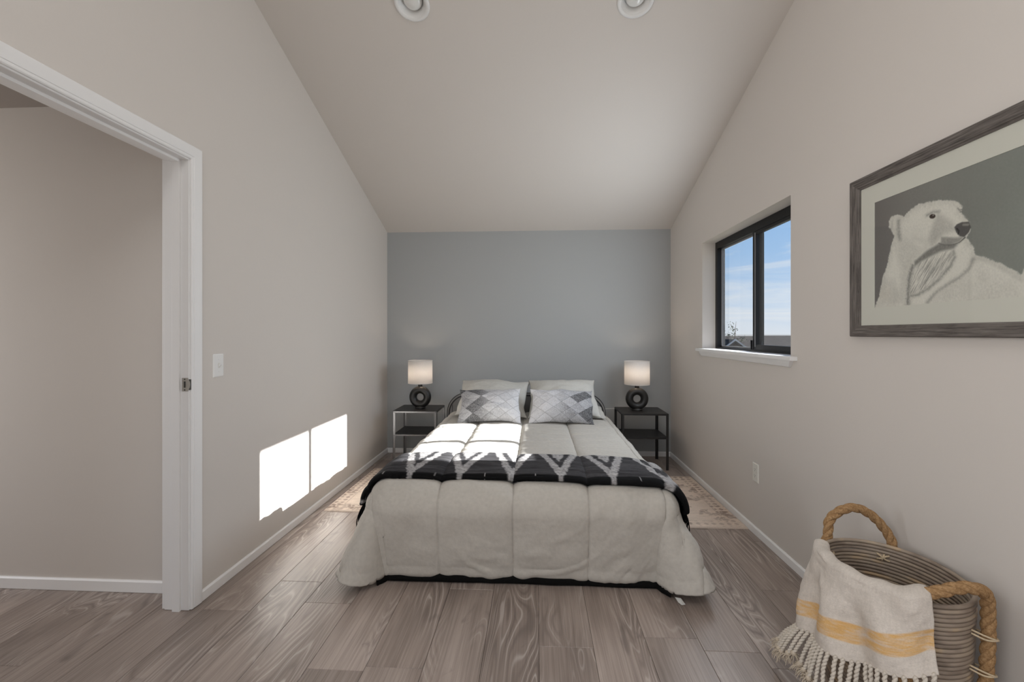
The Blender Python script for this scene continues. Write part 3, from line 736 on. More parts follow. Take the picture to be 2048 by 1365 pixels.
# headboard: rounded upper corners, padded face, piping, stitched channels
def headboard():
    hw, y0, y1 = .80, 4.50, 4.60; r = .20; top = .675; pts = []
    pts += [(BX+.0-hw, .10)]
    for k in range(13): a = math.pi-math.pi/2*k/12; pts.append((BX-hw+r+r*math.cos(a), top-r+r*math.sin(a)))
    for k in range(13): a = math.pi/2-math.pi/2*k/12; pts.append((BX+hw-r+r*math.cos(a), top-r+r*math.sin(a)))
    pts += [(BX+hw, .10)]
    n = len(pts); c = np.array([BX, .38]); P = np.array(pts)
    def ring(s_, y): return [(c[0]+(p[0]-c[0])*s_x(s_), y, c[1]+(p[1]-c[1])*s_) for p in P]
    s_x = lambda s_: 1-(1-s_)*.42
    loops = [(1.0, y1), (1.0, y0+.02), (.985, y0+.006), (.96, y0), (.90, y0-.004)]
    v = []; f = []
    for s_, y in loops: v += ring(s_, y)
    for i in range(len(loops)-1):
        for k in range(n): k2 = (k+1) % n; f.append((i*n+k, i*n+k2, (i+1)*n+k2, (i+1)*n+k))
    f.append(tuple(range(n))); f.append(tuple(reversed(range((len(loops)-1)*n, len(loops)*n))))
    mk('headboard', v, f, BOARD, bed)
    hb = bpy.data.objects[-1] if False else None
    MB().tube(ring(.94, y0-.004)[0:n], .006, 8, True).make('headboard_piping', PIPING, bed, True)
    MB().tube(ring(1.0, y0+.018)[0:n], .0055, 8, True).make('headboard_piping', PIPING, bed, True)
    for k in range(14):
        x = BX-hw+.055+k*(2*hw-.11)/13
        h = top-.055 if abs(x-BX) < hw-r else top-.055-(r-math.sqrt(max(0, r*r-(abs(x-BX)-hw+r)**2)))
        MB().tube([(x, y0-.0045, .30), (x, y0-.0055, (h+.3)/2), (x, y0-.0045, h)], .0028, 6).make('stitched_channel', PIPING, bed, True)
headboard()

BX = BX0
# ---- comforter: flat cloth (a across, b towards the foot) laid over the mattress
ARC = .110
def comf_base(a, b):
    """position of the cloth point (a, b); a from -HW.. , b = 0 at the foot edge, negative towards the head"""
    a = np.asarray(a, float); b = np.asarray(b, float)
    sg = np.where(a < 0, -1.0, 1.0)
    dx = np.maximum(np.abs(a)-HW, 0); dy = np.maximum(b, 0)
    m = np.maximum(dx, dy); ph = np.arctan2(dy, dx+1e-9)                    # 0 = side, pi/2 = foot
    cornr = np.sin(2*ph)**2*(m > 0)
    foot = np.sin(ph)**4; side = np.cos(ph)**4
    fadeY = sst(-1.3, -.1, b)                                               # side flare grows towards the foot
    fl_side = np.where(sg < 0, .10+.13*fadeY, .08+.14*fadeY)
    fl_foot = -.175
    fl_c = np.where(sg < 0, .50, .56)
    s_ = side*fl_side+foot*fl_foot+cornr*fl_c
    arcL = ARC*math.pi/2
    th = np.clip(m/ARC, 0, math.pi/2)
    rem = np.maximum(m-arcL, 0)
    nrm = 1/np.sqrt(1+s_**2)
    out = ARC*np.sin(th)+rem*s_*nrm; drop = ARC*(1-np.cos(th))+rem*nrm
    lv = rem/.45
    out = out+cornr*.020*np.sin(ph*9+sg*.6)*lv+.014*lv*fbm(a*3.1+7, b*3.1, 31, 3)*2
    zmin = .050*foot+.014*(1-foot)
    z = ZT-drop
    over = np.maximum(zmin-z, 0); z = np.maximum(z, zmin); out = out+over*.35*cornr
    cx = np.cos(ph); cy = np.sin(ph)
    nn = np.maximum(np.hypot(cx, cy), 1e-6)
    X = BX+np.clip(a, -HW, HW)+sg*out*cx*(dx > 0)
    Y = YF-np.minimum(b, 0)-out*cy*(dy > 0)
    # top sags a touch towards its middle seams and slumps at the edges
    ed = np.minimum(HW-np.abs(np.clip(a, -HW, HW)), np.maximum(-b, 0)); z = z-.012*np.exp(-ed/.06)*(m <= 0)-.012*(m > 0)*np.exp(-m/.05)
    return np.stack([X, Y, z], -1)
SEAM = .380
def comf_puff(a, b):
    da = np.abs((a+.033+SEAM/2) % SEAM-SEAM/2); db = np.abs((b-.075+SEAM/2) % SEAM-SEAM/2)
    wob = .006*fbm(a*5, b*5, 3, 2)
    pa = 1-np.exp(-np.maximum(da+wob, 0)/.022); pb = 1-np.exp(-np.maximum(db+wob, 0)/.026)
    return .028*pa*(.72+.28*pb)-.003*np.exp(-(da/.006)**2)
def grid_normals(P):
    du = np.gradient(P, axis=0); dv = np.gradient(P, axis=1); n = np.cross(du, dv); l = np.linalg.norm(n, axis=-1, keepdims=True); return n/np.maximum(l, 1e-9)
def comforter():
    Ls, Lf = .515, .515; nu, nv = 330, 340
    A = np.linspace(-HW-Ls, HW+Ls, nu); B = np.linspace(-2.02, Lf, nv)
    a, b = np.meshgrid(A, B, indexing='ij')
    P = comf_base(a, b); Nn = grid_normals(P)
    if Nn[nu//2, nv//4, 2] < 0: Nn = -Nn
    hang = sst(0, .12, np.maximum(np.abs(a)-HW, b))
    wr = fbm(a*6+fbm(a*3, b*3, 8)*3, b*8, 17, 4)*.012
    rdg = lambda u, v, sd: 1-np.abs(fbm(u, v, sd, 3))*5                                 # ridged noise: soft creases
    # creases run across the cloth on the top, and slant towards the corners where it hangs
    sl = np.sign(a)*(np.abs(a)/HW)**1.5
    crk = .005*sst(.55, 1, rdg(a*2.2+3, b*9-a*1.5, 41))*(1-hang)+(.007-.005*sst(.2, .9, np.sin(2*np.arctan2(np.maximum(b, 0), np.maximum(np.abs(a)-HW, 0)+1e-9))))*sst(.45, 1, rdg(a*3.2-b*sl*2.2, b*5.5+a*sl*4, 43))*hang*(.4+fbm(a*2, b*2, 45, 2)*2).clip(0, 1)
    dx = np.maximum(np.abs(a)-HW, 0); dy = np.maximum(b, 0); ph = np.arctan2(dy, dx+1e-9)
    near = sst(.55, .1, np.hypot(np.abs(a)-HW-.1, b-.1))
    fold = .016*near*hang*np.sin((np.abs(a)-HW)*26-b*9+np.sign(a))*(.5+fbm(a*4, b*4, 77, 2))
    disp = comf_puff(a, b)*(1-.55*hang)+wr*(.8+.5*hang)+crk+fold
    P = P+Nn*disp[..., None]
    P[..., 2] = np.maximum(P[..., 2], .012)
    o = mk('comforter', P.reshape(-1, 3), grid_faces(nu, nv), COMF, None, True, origin=(BX, 3.2, .48))
    so_ = o.modifiers.new('thickness', 'SOLIDIFY'); so_.thickness = .014; so_.offset = -1
    tag(o, 'cream quilted comforter draped over the bed down to the floor', 'comforter')
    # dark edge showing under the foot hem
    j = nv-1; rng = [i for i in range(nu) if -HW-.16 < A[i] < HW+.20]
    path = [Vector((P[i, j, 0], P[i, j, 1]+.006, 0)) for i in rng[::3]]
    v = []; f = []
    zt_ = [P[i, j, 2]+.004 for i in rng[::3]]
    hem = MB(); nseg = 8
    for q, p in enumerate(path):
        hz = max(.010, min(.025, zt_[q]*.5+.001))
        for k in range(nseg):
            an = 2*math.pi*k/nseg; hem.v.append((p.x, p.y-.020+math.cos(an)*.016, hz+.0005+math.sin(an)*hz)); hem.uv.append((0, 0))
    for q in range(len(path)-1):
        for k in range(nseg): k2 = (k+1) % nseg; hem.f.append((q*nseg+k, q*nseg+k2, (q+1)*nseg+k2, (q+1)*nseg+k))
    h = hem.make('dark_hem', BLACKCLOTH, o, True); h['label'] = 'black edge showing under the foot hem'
    # sewn-in care tag at the right corner
    i = min(range(nu), key=lambda q: abs(A[q]-(HW+.27))); c = P[i, j]+np.array([0, .012, 0])
    tv = [(c[0]-.020, c[1]-.004, .020), (c[0]+.004, c[1]-.014, .022), (c[0]+.020, c[1]-.034, .004), (c[0]+.002, c[1]-.040, .004), (c[0]-.012, c[1]-.030, .010)]
    tg = mk('care_tag', tv, [(0, 1, 2, 3, 4)], TAG, o); tg['label'] = 'small translucent tag at the hem'
    # turned-up corner of the backing on the left
    i = 6; c = P[i, j]; e = P[0, j-30]
    tv = []
    return o, A, B, P
comf, cA, cB, cP = comforter()

# ---- dark throw folded across the foot
def throw_on_bed():
    nu, nv = 420, 90; a0, a1 = -HW-.190, HW+.180
    s_, t_ = np.meshgrid(np.linspace(0, 1, nu), np.linspace(0, 1, nv), indexing='ij')
    a = a0+(a1-a0)*s_
    bf = .000+.045*s_+.006*np.sin(s_*9); bb = -.425+.072*s_+.010*np.sin(s_*7+1)
    b = bb+(bf-bb)*t_
    P = comf_base(a, b); Nn = grid_normals(P)
    if Nn[nu//2, 10, 2] < 0: Nn = -Nn
    wr = fbm(a*3, b*22, 5, 4)*.012+fbm(a*7, b*7, 9, 3)*.006
    disp = comf_puff(a, b)*.55+.040+wr
    edge = np.minimum(t_, 1-t_)*.42; disp = disp-.012*np.exp(-edge/.008)
    P = P+Nn*disp[..., None]
    # pattern: pale V bands on charcoal, black selvedge
    x = P[..., 0]; x = BX+a; v = (bf-b)
    per = .267; xc = (x+.136+per/2) % per-per/2
    j1 = fbm(x*60, v*60, 3, 3)*.05
    main = np.abs(v-.035-3.9*np.abs(xc)+j1*1.6); inner = v-.235-3.9*np.abs(xc)+j1*1.6
    wv = .5+.5*np.sin(v*900)
    m1 = sst(.100, .060, main); m2 = sst(-.02, .02, inner)
    band = np.maximum(m1, m2*.95)*np.clip(.80+fbm(x*120, v*160, 12, 3)*1.3, 0, 1)
    ch = np.array(lin(62, 61, 63)[:3]); wh = np.array(lin(176, 174, 174)[:3]); bk = np.array(lin(14, 14, 15)[:3])
    tone = np.clip(1+fbm(x*6, v*90, 21, 4)*1.5, .25, 1.9)
    C = ch*tone[..., None]; C = C*(1-band[..., None])+wh*band[..., None]
    hem = sst(.040, .032, v)*(1-.85*sst(.020, .008, np.abs(xc))); C = C*(1-hem[..., None])+bk*hem[..., None]
    tick = .7*sst(.044, .038, v)*sst(.010, .014, v)*sst(.0028, .0012, np.abs(np.abs(xc)-per/2)); C = C*(1-tick[..., None])+wh*tick[..., None]
    o = mk('throw_blanket', P.reshape(-1, 3), grid_faces(nu, nv), THROWM, None, True, C.reshape(-1, 3), origin=(BX, 2.5, .5))
    sm = o.modifiers.new('thickness', 'SOLIDIFY'); sm.thickness = .016; sm.offset = -1
    tag(o, 'charcoal throw with white zigzag bands folded across the foot of the bed', 'throw')
    for i, nxt in ((0, 3), (nu-1, nu-4)):
        fr = MB(); r = random.Random(i)
        for q in range(56):
            j = int((nv-1)*q/55); p = Vector(P[i, j]); d = (p-Vector(P[nxt, j])).normalized(); nn = Vector(Nn[i, j])
            ln = r.uniform(.08, .14); lat = Vector((0, 1, 0))*r.uniform(-.03, .03)
            dn = Vector((0, 0, -1)); pts = [p-nn*.006, p-nn*.004+d*ln*.4+lat*.3+nn*r.uniform(0, .01), p+d*ln*.5+dn*ln*.35+lat*.7+nn*r.uniform(0, .012), p+d*ln*.55+dn*ln*.75+lat]
            fr.tube(spline(pts, 3), [.0035]*4+[.003]*4+[.0024]*2, 5)
        fo = fr.make('fringe', BLACKCLOTH, o, True); fo['kind'] = 'stuff'; fo['label'] = 'black knotted fringe'
throw_on_bed()

# ---- pillows
def pillow(name, w_, h_, th, mtx, m_, label, cat, group, seed, paint=None, pinch=.10, res=(90, 66), back=.35):
    nu, nv = res; s_, t_ = np.meshgrid(np.linspace(-1, 1, nu), np.linspace(-1, 1, nv), indexing='ij')
    out = []
    for side in (1, -1):
        x = s_*w_/2*(1-pinch*(1-t_**2)*.55*np.abs(s_)**2)+0; y = t_*h_/2*(1-pinch*(1-s_**2)*.8*np.abs(t_)**2)
        prof = (np.clip((1-np.abs(s_)**2.3)*(1-np.abs(t_)**2.1), 0, 1)**.62)*(1-.16*sst(.2, 1, s_*s_*t_*t_))
        wr = fbm(s_*1.7+t_*1.2+seed, t_*2.6-s_*.8+side*9, seed, 4)*.09+fbm(np.arctan2(t_, s_)*2.5+seed, np.hypot(s_, t_)*1.2, seed+5, 2)*.09*np.hypot(s_, t_)**2
        z = side*(1.0 if side > 0 else back)*(th/2*prof*(1+wr*3)+wr*.12*prof)+.02*fbm(s_*1.3, t_*1.3, seed+8, 2)
        edge = fbm(s_*2.2, t_*2.2, seed+2, 2)*.035*np.maximum(np.abs(s_), np.abs(t_))**4
        out.append(np.stack([x+edge, y+edge, z], -1))
    A = out[0].reshape(-1, 3); B = out[1].reshape(-1, 3); f = grid_faces(nu, nv); n = len(A)
    f2 = [tuple(i+n for i in reversed(q)) for q in f]
    V = np.concatenate([A, B]); M = np.array(mtx)[:3, :3]; T = np.array(mtx)[:3, 3]
    V = V@M.T+T
    col = None
    if paint is not None:
        c = paint(s_*w_/2, t_*h_/2); col = np.concatenate([c.reshape(-1, 3)]*2)
    o = mk(name, V, f+f2, m_, None, True, col, origin=tuple(T))
    # weld the two faces along the seam
    bm = bmesh.new(); bm.from_mesh(o.data); bmesh.ops.remove_doubles(bm, verts=bm.verts, dist=.0004); bm.to_mesh(o.data); bm.free()
    for p in o.data.polygons: p.use_smooth = True
    return tag(o, label, cat, group)
def lean(x, y, z, deg, yaw=0, roll=0):
    """pillow standing at (x, y, z) = its centre, tilted back from the horizontal by deg"""
    return Matrix.Translation((x, y, z))@Matrix.Rotation(math.radians(yaw), 4, 'Z')@Matrix.Rotation(math.radians(deg), 4, 'X')@Matrix.Rotation(math.radians(roll), 4, 'Z')
pillow('pillow', .62, .44, .12, lean(-.440, 4.255, .552, 3, 2), PILLOW, 'cream pillow lying flat beneath the left upright pillow', 'pillow', 'bed pillows', 3)
pillow('pillow', .68, .46, .12, lean(.292, 4.20, .552, 3, -3), PILLOW, 'cream pillow lying flat beneath the right upright pillow, its corner showing', 'pillow', 'bed pillows', 7)
pillow('pillow', .655, .49, .23, lean(-.398, 4.140, .680, 33, 1, -1.5), PILLOW, 'cream pillow propped behind the left patterned cushion', 'pillow', 'bed pillows', 12, pinch=.16)
pillow('pillow', .650, .50, .23, lean(.250, 4.140, .684, 34.5, -1, 2), PILLOW, 'cream pillow propped behind the right patterned cushion', 'pillow', 'bed pillows', 19, pinch=.16)
def diamonds(flip, seed):
    rs = np.random.RandomState(seed); tab = rs.uniform(0, 1, (60, 60))
    def f(x, y):
        x = x+.006*fbm(x*14, y*14, seed, 2)
        dw, dh = .140, .100
        p = x/dw+y/dh; q = x/dw-y/dh; i = np.floor(p).astype(int)+20; j = np.floor(q).astype(int)+20
        r = tab[i % 60, j % 60]
        trend = (x*flip+.24)/.48                                   # paler towards the middle of the bed
        val = .70+.22*trend-.13*r*(1-.5*np.clip(trend, 0, 1))
        dark = sst(.60, .70, r)*sst(.60, .25, trend); val = val-.20*dark
        lf = np.minimum(np.abs((p+.5) % 1-.5), np.abs((q+.5) % 1-.5)); line = sst(.030, .012, lf)*(.45+.4*vnoise(x*22, y*22, seed))
        g = vnoise(x*500, y*500, seed+1)+vnoise(x*260, y*260, seed+2)-1
        val = val*(1-.30*line)+g*(.04+.40*(1-np.clip(val, 0, 1)))
        val = np.clip(val, .18, .92)[..., None]
        return (val**2.0)*np.array([.83, .83, .86])
    return f
pillow('cushion', .545, .335, .17, lean(-.402, 3.868, .652, 53, 2, 1), CUSHM, 'grey diamond patterned lumbar cushion leaning on the left pillow, dark at its left', 'cushion', 'patterned cushions', 27, diamonds(1, 4), pinch=.11, res=(230, 150))
pillow('cushion', .545, .335, .17, lean(.222, 3.880, .652, 53, -2, -1), CUSHM, 'grey diamond patterned lumbar cushion leaning on the right pillow, dark at its right', 'cushion', 'patterned cushions', 33, diamonds(-1, 9), pinch=.11, res=(230, 150))

# ================================================================== NIGHTSTANDS AND LAMPS
def nightstand(x0, x1, y0, y1, zt, zs, leg_m, label):
    t = thing('nightstand', ((x0+x1)/2, (y0+y1)/2, 0), label, 'nightstand', 'nightstands')
    MB().box(x0, x1, y0, y1, zt-.006, zt, .0015).make('table_top', TABLE, t)
    rim = MB()
    for a in ((x0, x1, y0, y0+.014), (x0, x1, y1-.014, y1), (x0, x0+.014, y0, y1), (x1-.014, x1, y0, y1)): rim.box(a[0]+.001, a[1]-.001, a[2]+.001, a[3]-.001, zt-.018, zt-.006)
    rim.make('top_rim', leg_m, t)
    MB().box(x0+.006, x1-.006, y0+.006, y1-.006, zs-.006, zs, .0015).make('shelf', TABLE, t)
    rim = MB()
    for a in ((x0, x1, y0, y0+.012), (x0, x1, y1-.012, y1), (x0, x0+.012, y0, y1), (x1-.012, x1, y0, y1)): rim.box(a[0]+.002, a[1]-.002, a[2]+.002, a[3]-.002, zs-.016, zs-.006)
    rim.make('shelf_rim', leg_m, t)
    for xx, sx_ in ((x0, 1), (x1, -1)):
        for yy, sy_ in ((y0, 1), (y1, -1)):
            # folded angle-iron leg
            l = MB(); w_ = .024; th = .003
            l.box(min(xx, xx+sx_*w_), max(xx, xx+sx_*w_), min(yy, yy+sy_*th), max(yy, yy+sy_*th), 0, zt-.004)
            l.box(min(xx, xx+sx_*th), max(xx, xx+sx_*th), min(yy, yy+sy_*w_), max(yy, yy+sy_*w_), 0, zt-.004)
            lo = l.make('leg', leg_m, t)
            sc = MB()
            for zz in (zt-.011, zs-.011): sc.lathe([(.004, 0), (.0035, .0015), (.0015, .002)], (xx+sx_*.012, yy if sy_ > 0 else yy, zz), 10, Vector((0, -1, 0)) if sy_ > 0 else Vector((0, 1, 0)), capb=True)
            sc.make('bolts', TABLE, lo)['kind'] = 'stuff'
    return t
nightstand(-1.392, -.960, 4.262, 4.638, .530, .304, TABLELEG, 'black metal nightstand left of the bed, leg glare painted grey')
nightstand(.804, 1.240, 4.236, 4.618, .530, .306, TABLE, 'black metal nightstand right of the bed')

def lamp(x, y, z, label):
    t = thing('table_lamp', (x, y, z), label, 'lamp', 'bedside lamps')
    R, r, c = .073, .037, z+.113
    # ring-shaped ceramic body, flattened front to back, with a foot and neck
    v = []; nu, nv = 64, 24
    for i in range(nu):
        a = 2*math.pi*i/nu
        for j in range(nv):
            b = 2*math.pi*j/nv; rr = R+r*math.cos(b)
            v.append((x+rr*math.cos(a), y+r*1.12*math.sin(b), c+rr*math.sin(a)))
    f = [(i*nv+j, ((i+1) % nu)*nv+j, ((i+1) % nu)*nv+(j+1) % nv, i*nv+(j+1) % nv) for i in range(nu) for j in range(nv)]
    mk('lamp_body', v, f, CERAMIC, t, True)
    MB().lathe([(.001, 0), (.050, 0), (.052, .004), (.050, .012), (.040, .022), (.030, .030)], (x, y, z), 32).make('lamp_foot', CERAMIC, t, True)
    MB().lathe([(.032, .195), (.026, .207), (.0225, .216), (.021, .232), (.023, .238), (.018, .240), (.001, .240)], (x, y, z), 32).make('lamp_neck', CERAMIC, t, True)
    MB().lathe([(.012, .238), (.012, .300), (.010, .302), (.001, .302)], (x, y, z), 20).make('lamp_socket', SEALER, t, True)
    zb, ztp, rs_ = z+.252, z+.482, .1215
    sh = MB(); sh.lathe([(rs_-.0015, zb-z), (rs_, zb-z), (rs_-.001, ztp-z), (rs_-.0025, ztp-z), (rs_-.0025, zb-z)], (x, y, z), 56)
    sh.make('lamp_shade', SHADE, t, True)
    hm = MB()
    for zz in (zb+.002, ztp-.002): hm.tube([(x+rs_*math.cos(2*math.pi*k/48), y+rs_*math.sin(2*math.pi*k/48), zz) for k in range(48)], .0017, 6, False, True)
    hm.make('shade_rim', TRIM, t, True)['kind'] = 'stuff'
    sp_ = MB()
    for k in range(3):
        a = 2*math.pi*k/3; sp_.tube([(x+.012*math.cos(a), y+.012*math.sin(a), z+.292), (x+(rs_-.002)*math.cos(a), y+(rs_-.002)*math.sin(a), zb+.012)], .0015, 5)
    sp_.make('shade_spider', STEEL, t)
    l = add_light('lamp_bulb_light', 'POINT', (0, 0, .385), 1.35, (1, .80, .62), shadow_soft_size=.028); l.parent = t
    return t
lamp(-1.165, 4.43, .530, 'table lamp with black ring base on the left nightstand')
lamp(.990, 4.43, .530, 'table lamp with black ring base on the right nightstand')
cd = MB().tube(spline([(.66, 4.66, .50), (.74, 4.64, .505), (.80, 4.63, .508), (.86, 4.63, .50), (.90, 4.66, .40), (.92, 4.69, .10)], 6), .0028, 6).make('cord', CORD, None, True, origin=(.80, 4.66, .5))
tag(cd, 'thin white cord along the wall between the headboard and the right nightstand', 'cord')

# ================================================================== FRAMED PRINT
PY0, PY1, PZ0, PZ1 = 1.082, 2.033, 1.268, 1.942
pic = thing('framed_print', (XR, (PY0+PY1)/2, PZ0), 'framed polar bear print in a weathered grey wood frame on the right wall', 'picture')
FW, FT = .047, .026
def rail(name, axis, p0, p1, q, sgn):
    """mitred frame rail along 'y' or 'z'; q = outer edge coordinate, sgn = direction towards the inside"""
    prof = [(0, 0), (0, FT*.8), (.004, FT), (.016, FT*.94), (.030, FT*.80), (.038, FT*.72), (.040, FT*.56), (FW, FT*.42), (FW, .006)]
    v = []; uv = []; n = len(prof)
    for e, p in ((0, p0), (1, p1)):
        for k, (d, h) in enumerate(prof):
            a = p+d if e == 0 else p-d; b = q+sgn*d
            v.append((XR-h-.001, a, b) if axis == 'y' else (XR-h-.001, b, a)); uv.append((d+h+q*7.1, a*1.0))
    f = [(i, i+1, i+1+n, i+n) for i in range(n-1)]
    return mk(name, v, f, FRAMEWOOD, pic, uvs=uv)
rail('frame_rail', 'y', PY0, PY1, PZ0, 1); rail('frame_rail', 'y', PY0, PY1, PZ1, -1)
rail('frame_rail', 'z', PZ0, PZ1, PY0, 1); rail('frame_rail', 'z', PZ0, PZ1, PY1, -1)
AY0, AY1, AZ0, AZ1 = 1.205, 1.911, 1.387, 1.820
mm = MB(); xm = XR-.0085
for a in ((PY0+FW-.004, AY0, PZ0+FW-.004, PZ1-FW+.004), (AY1, PY1-FW+.004, PZ0+FW-.004, PZ1-FW+.004), (AY0, AY1, PZ0+FW-.004, AZ0), (AY0, AY1, AZ1, PZ1-FW+.004)):
    mm.box(xm, xm+.002, a[0], a[1], a[2], a[3])
mm.make('mat_board', MATBOARD, pic)
def bear_paint(p, q):
    """p = metres from the left edge of the print, q = metres above its lower edge. Points below are photo-measured."""
    bgc = np.array(lin(128, 122, 118)[:3]); bg2 = np.array(lin(142, 145, 138)[:3])
    g = np.clip(p/.62, 0, 1)[..., None]; C = bgc*(1-g)+bg2*g
    C = C*(1-.16*sst(.20, .0, p)[..., None])*(1+.10*fbm(p*9, q*9, 3, 3)[..., None])
    return C
def art_pt(cx, cy):
    """crop pixel of the photo -> print coordinates, solved on the wall plane"""
    px, py = 1680+cx/2.625, 180+cy/2.625
    u = (px-1024)/F_PX; v = -(py-HORIZON)/F_PX; s_, c_ = math.sin(YAW), math.cos(YAW)
    tt = XR/(-s_+u*c_); return (AY1-tt*(c_+u*s_), CAM_H+tt*v-AZ0)
BEAR = [(192, 1142), (215, 1085), (235, 980), (255, 930), (268, 870), (283, 800), (297, 770), (285, 745), (268, 720), (266, 690), (280, 665), (310, 655), (345, 665), (380, 630), (420, 603), (470, 590), (530, 580), (590, 580), (625, 588), (650, 608), (653, 628), (640, 640), (668, 668), (690, 695), (698, 720), (690, 750), (672, 778), (692, 797), (712, 830), (722, 868), (760, 875), (810, 895), (860, 915), (920, 945), (966, 975)]
def bear_colors(p, q):
    out = [art_pt(*k) for k in BEAR]
    out += [(.60, .165), (.66, .125), (.72, .10), (.72, -.02), (-.01, -.02)]
    fur = fbm(p*260+q*200, q*150-p*60, 5, 3)+.7*fbm(p*520-q*150, q*130+p*40, 6, 2)
    C = bear_paint(p, q)
    sd = poly_sd(p, q, out)+fur*.006
    ins = sst(.0035, -.0025, sd)
    W = np.array(lin(232, 227, 216)[:3]); Wg = np.array(lin(120, 117, 114)[:3]); dk = np.array(lin(70, 64, 62)[:3])
    shade = np.zeros(p.shape)
    def stroke(pts, wd, amt, soft=1.0):
        nonlocal shade
        d = line_d(p, q, [art_pt(*k) for k in pts]); shade = np.maximum(shade, amt*np.exp(-(np.maximum(d+fur*wd*1.3*soft, 0)/(wd*.85))**1.5))
    def blob(pts, amt, soft):
        nonlocal shade
        d = poly_sd(p, q, [art_pt(*k) for k in pts]); shade = np.maximum(shade, amt*sst(soft, -soft, d+fur*.004))
    stroke([(316, 690), (318, 740), (325, 790)], .011, .55)
    stroke([(285, 690), (282, 725)], .006, .22)
    blob([(470, 840), (540, 800), (640, 800), (610, 835), (540, 850), (440, 900), (400, 930), (400, 900)], .75, .008)
    stroke([(390, 930), (372, 1000), (366, 1120)], .013, .72)
    stroke([(375, 1085), (420, 1075), (480, 1040), (540, 985), (590, 925), (612, 880), (605, 848)], .008, .60)
    stroke([(470, 1115), (520, 1060), (580, 1020), (640, 985), (690, 940), (712, 890)], .009, .48)
    ruff = poly_sd(p, q, [art_pt(*k) for k in [(372, 1085), (382, 950), (440, 890), (560, 835), (606, 850), (612, 885), (560, 965), (480, 1040)]])
    ca_, sa_ = math.cos(.95), math.sin(.95)
    strk = fbm((p*ca_+q*sa_)*28, (-p*sa_+q*ca_)*330, 71, 3)
    shade = np.maximum(shade, sst(.010, -.012, ruff)*np.clip(.22+strk*1.5, 0, .62))
    blob([(300, 800), (345, 770), (400, 800), (470, 860), (400, 900), (370, 960), (365, 1120), (300, 1130), (330, 960)], .16, .02)
    blob([(730, 930), (966, 1040), (966, 1110), (700, 1110)], .13, .03)
    blob([(480, 1110), (560, 1030), (680, 950), (690, 1110)], .14, .02)
    blob([(520, 640), (600, 690), (625, 740), (560, 760), (490, 830), (470, 790), (500, 700)], .34, .016)
    blob([(540, 770), (620, 775), (660, 770), (640, 800), (590, 815), (540, 808)], .62, .006)
    stroke([(530, 806), (560, 815), (600, 815), (640, 800), (668, 775)], .0032, .95, .3)
    stroke([(468, 658), (500, 640), (530, 640)], .007, .55)
    stroke([(660, 625), (640, 632), (630, 622)], .003, .6, .3)
    blob([(235, 985), (300, 1000), (340, 1090), (300, 1140), (220, 1130)], .18, .02)
    stroke([(690, 960), (690, 1100)], .014, .16); stroke([(720, 880), (800, 900), (900, 960), (966, 1000)], .008, .12)
    stroke([(400, 780), (470, 800), (440, 880)], .02, .14)
    shade = np.clip(shade+fur*.16+.14*sst(.03, -.0, np.abs(sd))+.10*fbm(p*25, q*25, 51, 3), 0, 1)
    Bc = W*(1-shade[..., None])+Wg*.52*shade[..., None]
    warm = sst(.05, 0, np.hypot(p-.055, q-.055))[..., None]; Bc = Bc*(1-.12*warm)+Bc*np.array([1.05, .88, .72])*.12*warm
    C = C*(1-ins[..., None])+Bc*ins[..., None]
    nose = poly_sd(p, q, [art_pt(*k) for k in [(612, 722), (625, 706), (650, 695), (690, 692), (700, 720), (688, 748), (664, 772), (640, 768), (622, 748)]])
    nm = sst(.003, -.002, nose)[..., None]; C = C*(1-nm)+np.array(lin(98, 94, 92)[:3])*nm
    nost = sst(.004, .0015, line_d(p, q, [art_pt(625, 728), art_pt(636, 742), art_pt(632, 756)]))[..., None]; C = C*(1-.8*nost)+dk*.5*.8*nost
    hl_ = sst(.006, .001, line_d(p, q, [art_pt(660, 708), art_pt(684, 708)]))[..., None]; C = C*(1-.35*hl_)+W*.7*.35*hl_
    ex, ey = art_pt(496, 664); e = np.hypot((p-ex)/1.5, (q-ey)+.15*(p-ex)); em = sst(.0095, .0070, e)[..., None]; C = C*(1-em)+np.array(lin(66, 52, 46)[:3])*em
    hi = sst(.003, .001, np.hypot(p-ex-.003, q-ey-.003))[..., None]; C = C*(1-.5*hi)+W*.5*hi
    return C*.98
nu, nv = 420, 270
pp, qq = np.meshgrid(np.linspace(0, AY1-AY0, nu), np.linspace(0, AZ1-AZ0, nv), indexing='ij')
PV = np.stack([np.full(pp.shape, XR-.0070), AY1-pp, AZ0+qq], -1)
mk('print_sheet', PV.reshape(-1, 3), grid_faces(nu, nv), PRINT, pic, False, bear_colors(pp, qq).reshape(-1, 3))
MB().box(XR-.0110, XR-.0100, PY0+FW-.006, PY1-FW+.006, PZ0+FW-.006, PZ1-FW+.006).make('glazing', GLASS, pic)
MB().box(XR-.0055, XR-.001, PY0+.01, PY1-.01, PZ0+.01, PZ1-.01).make('backing_board', PIPING, pic)

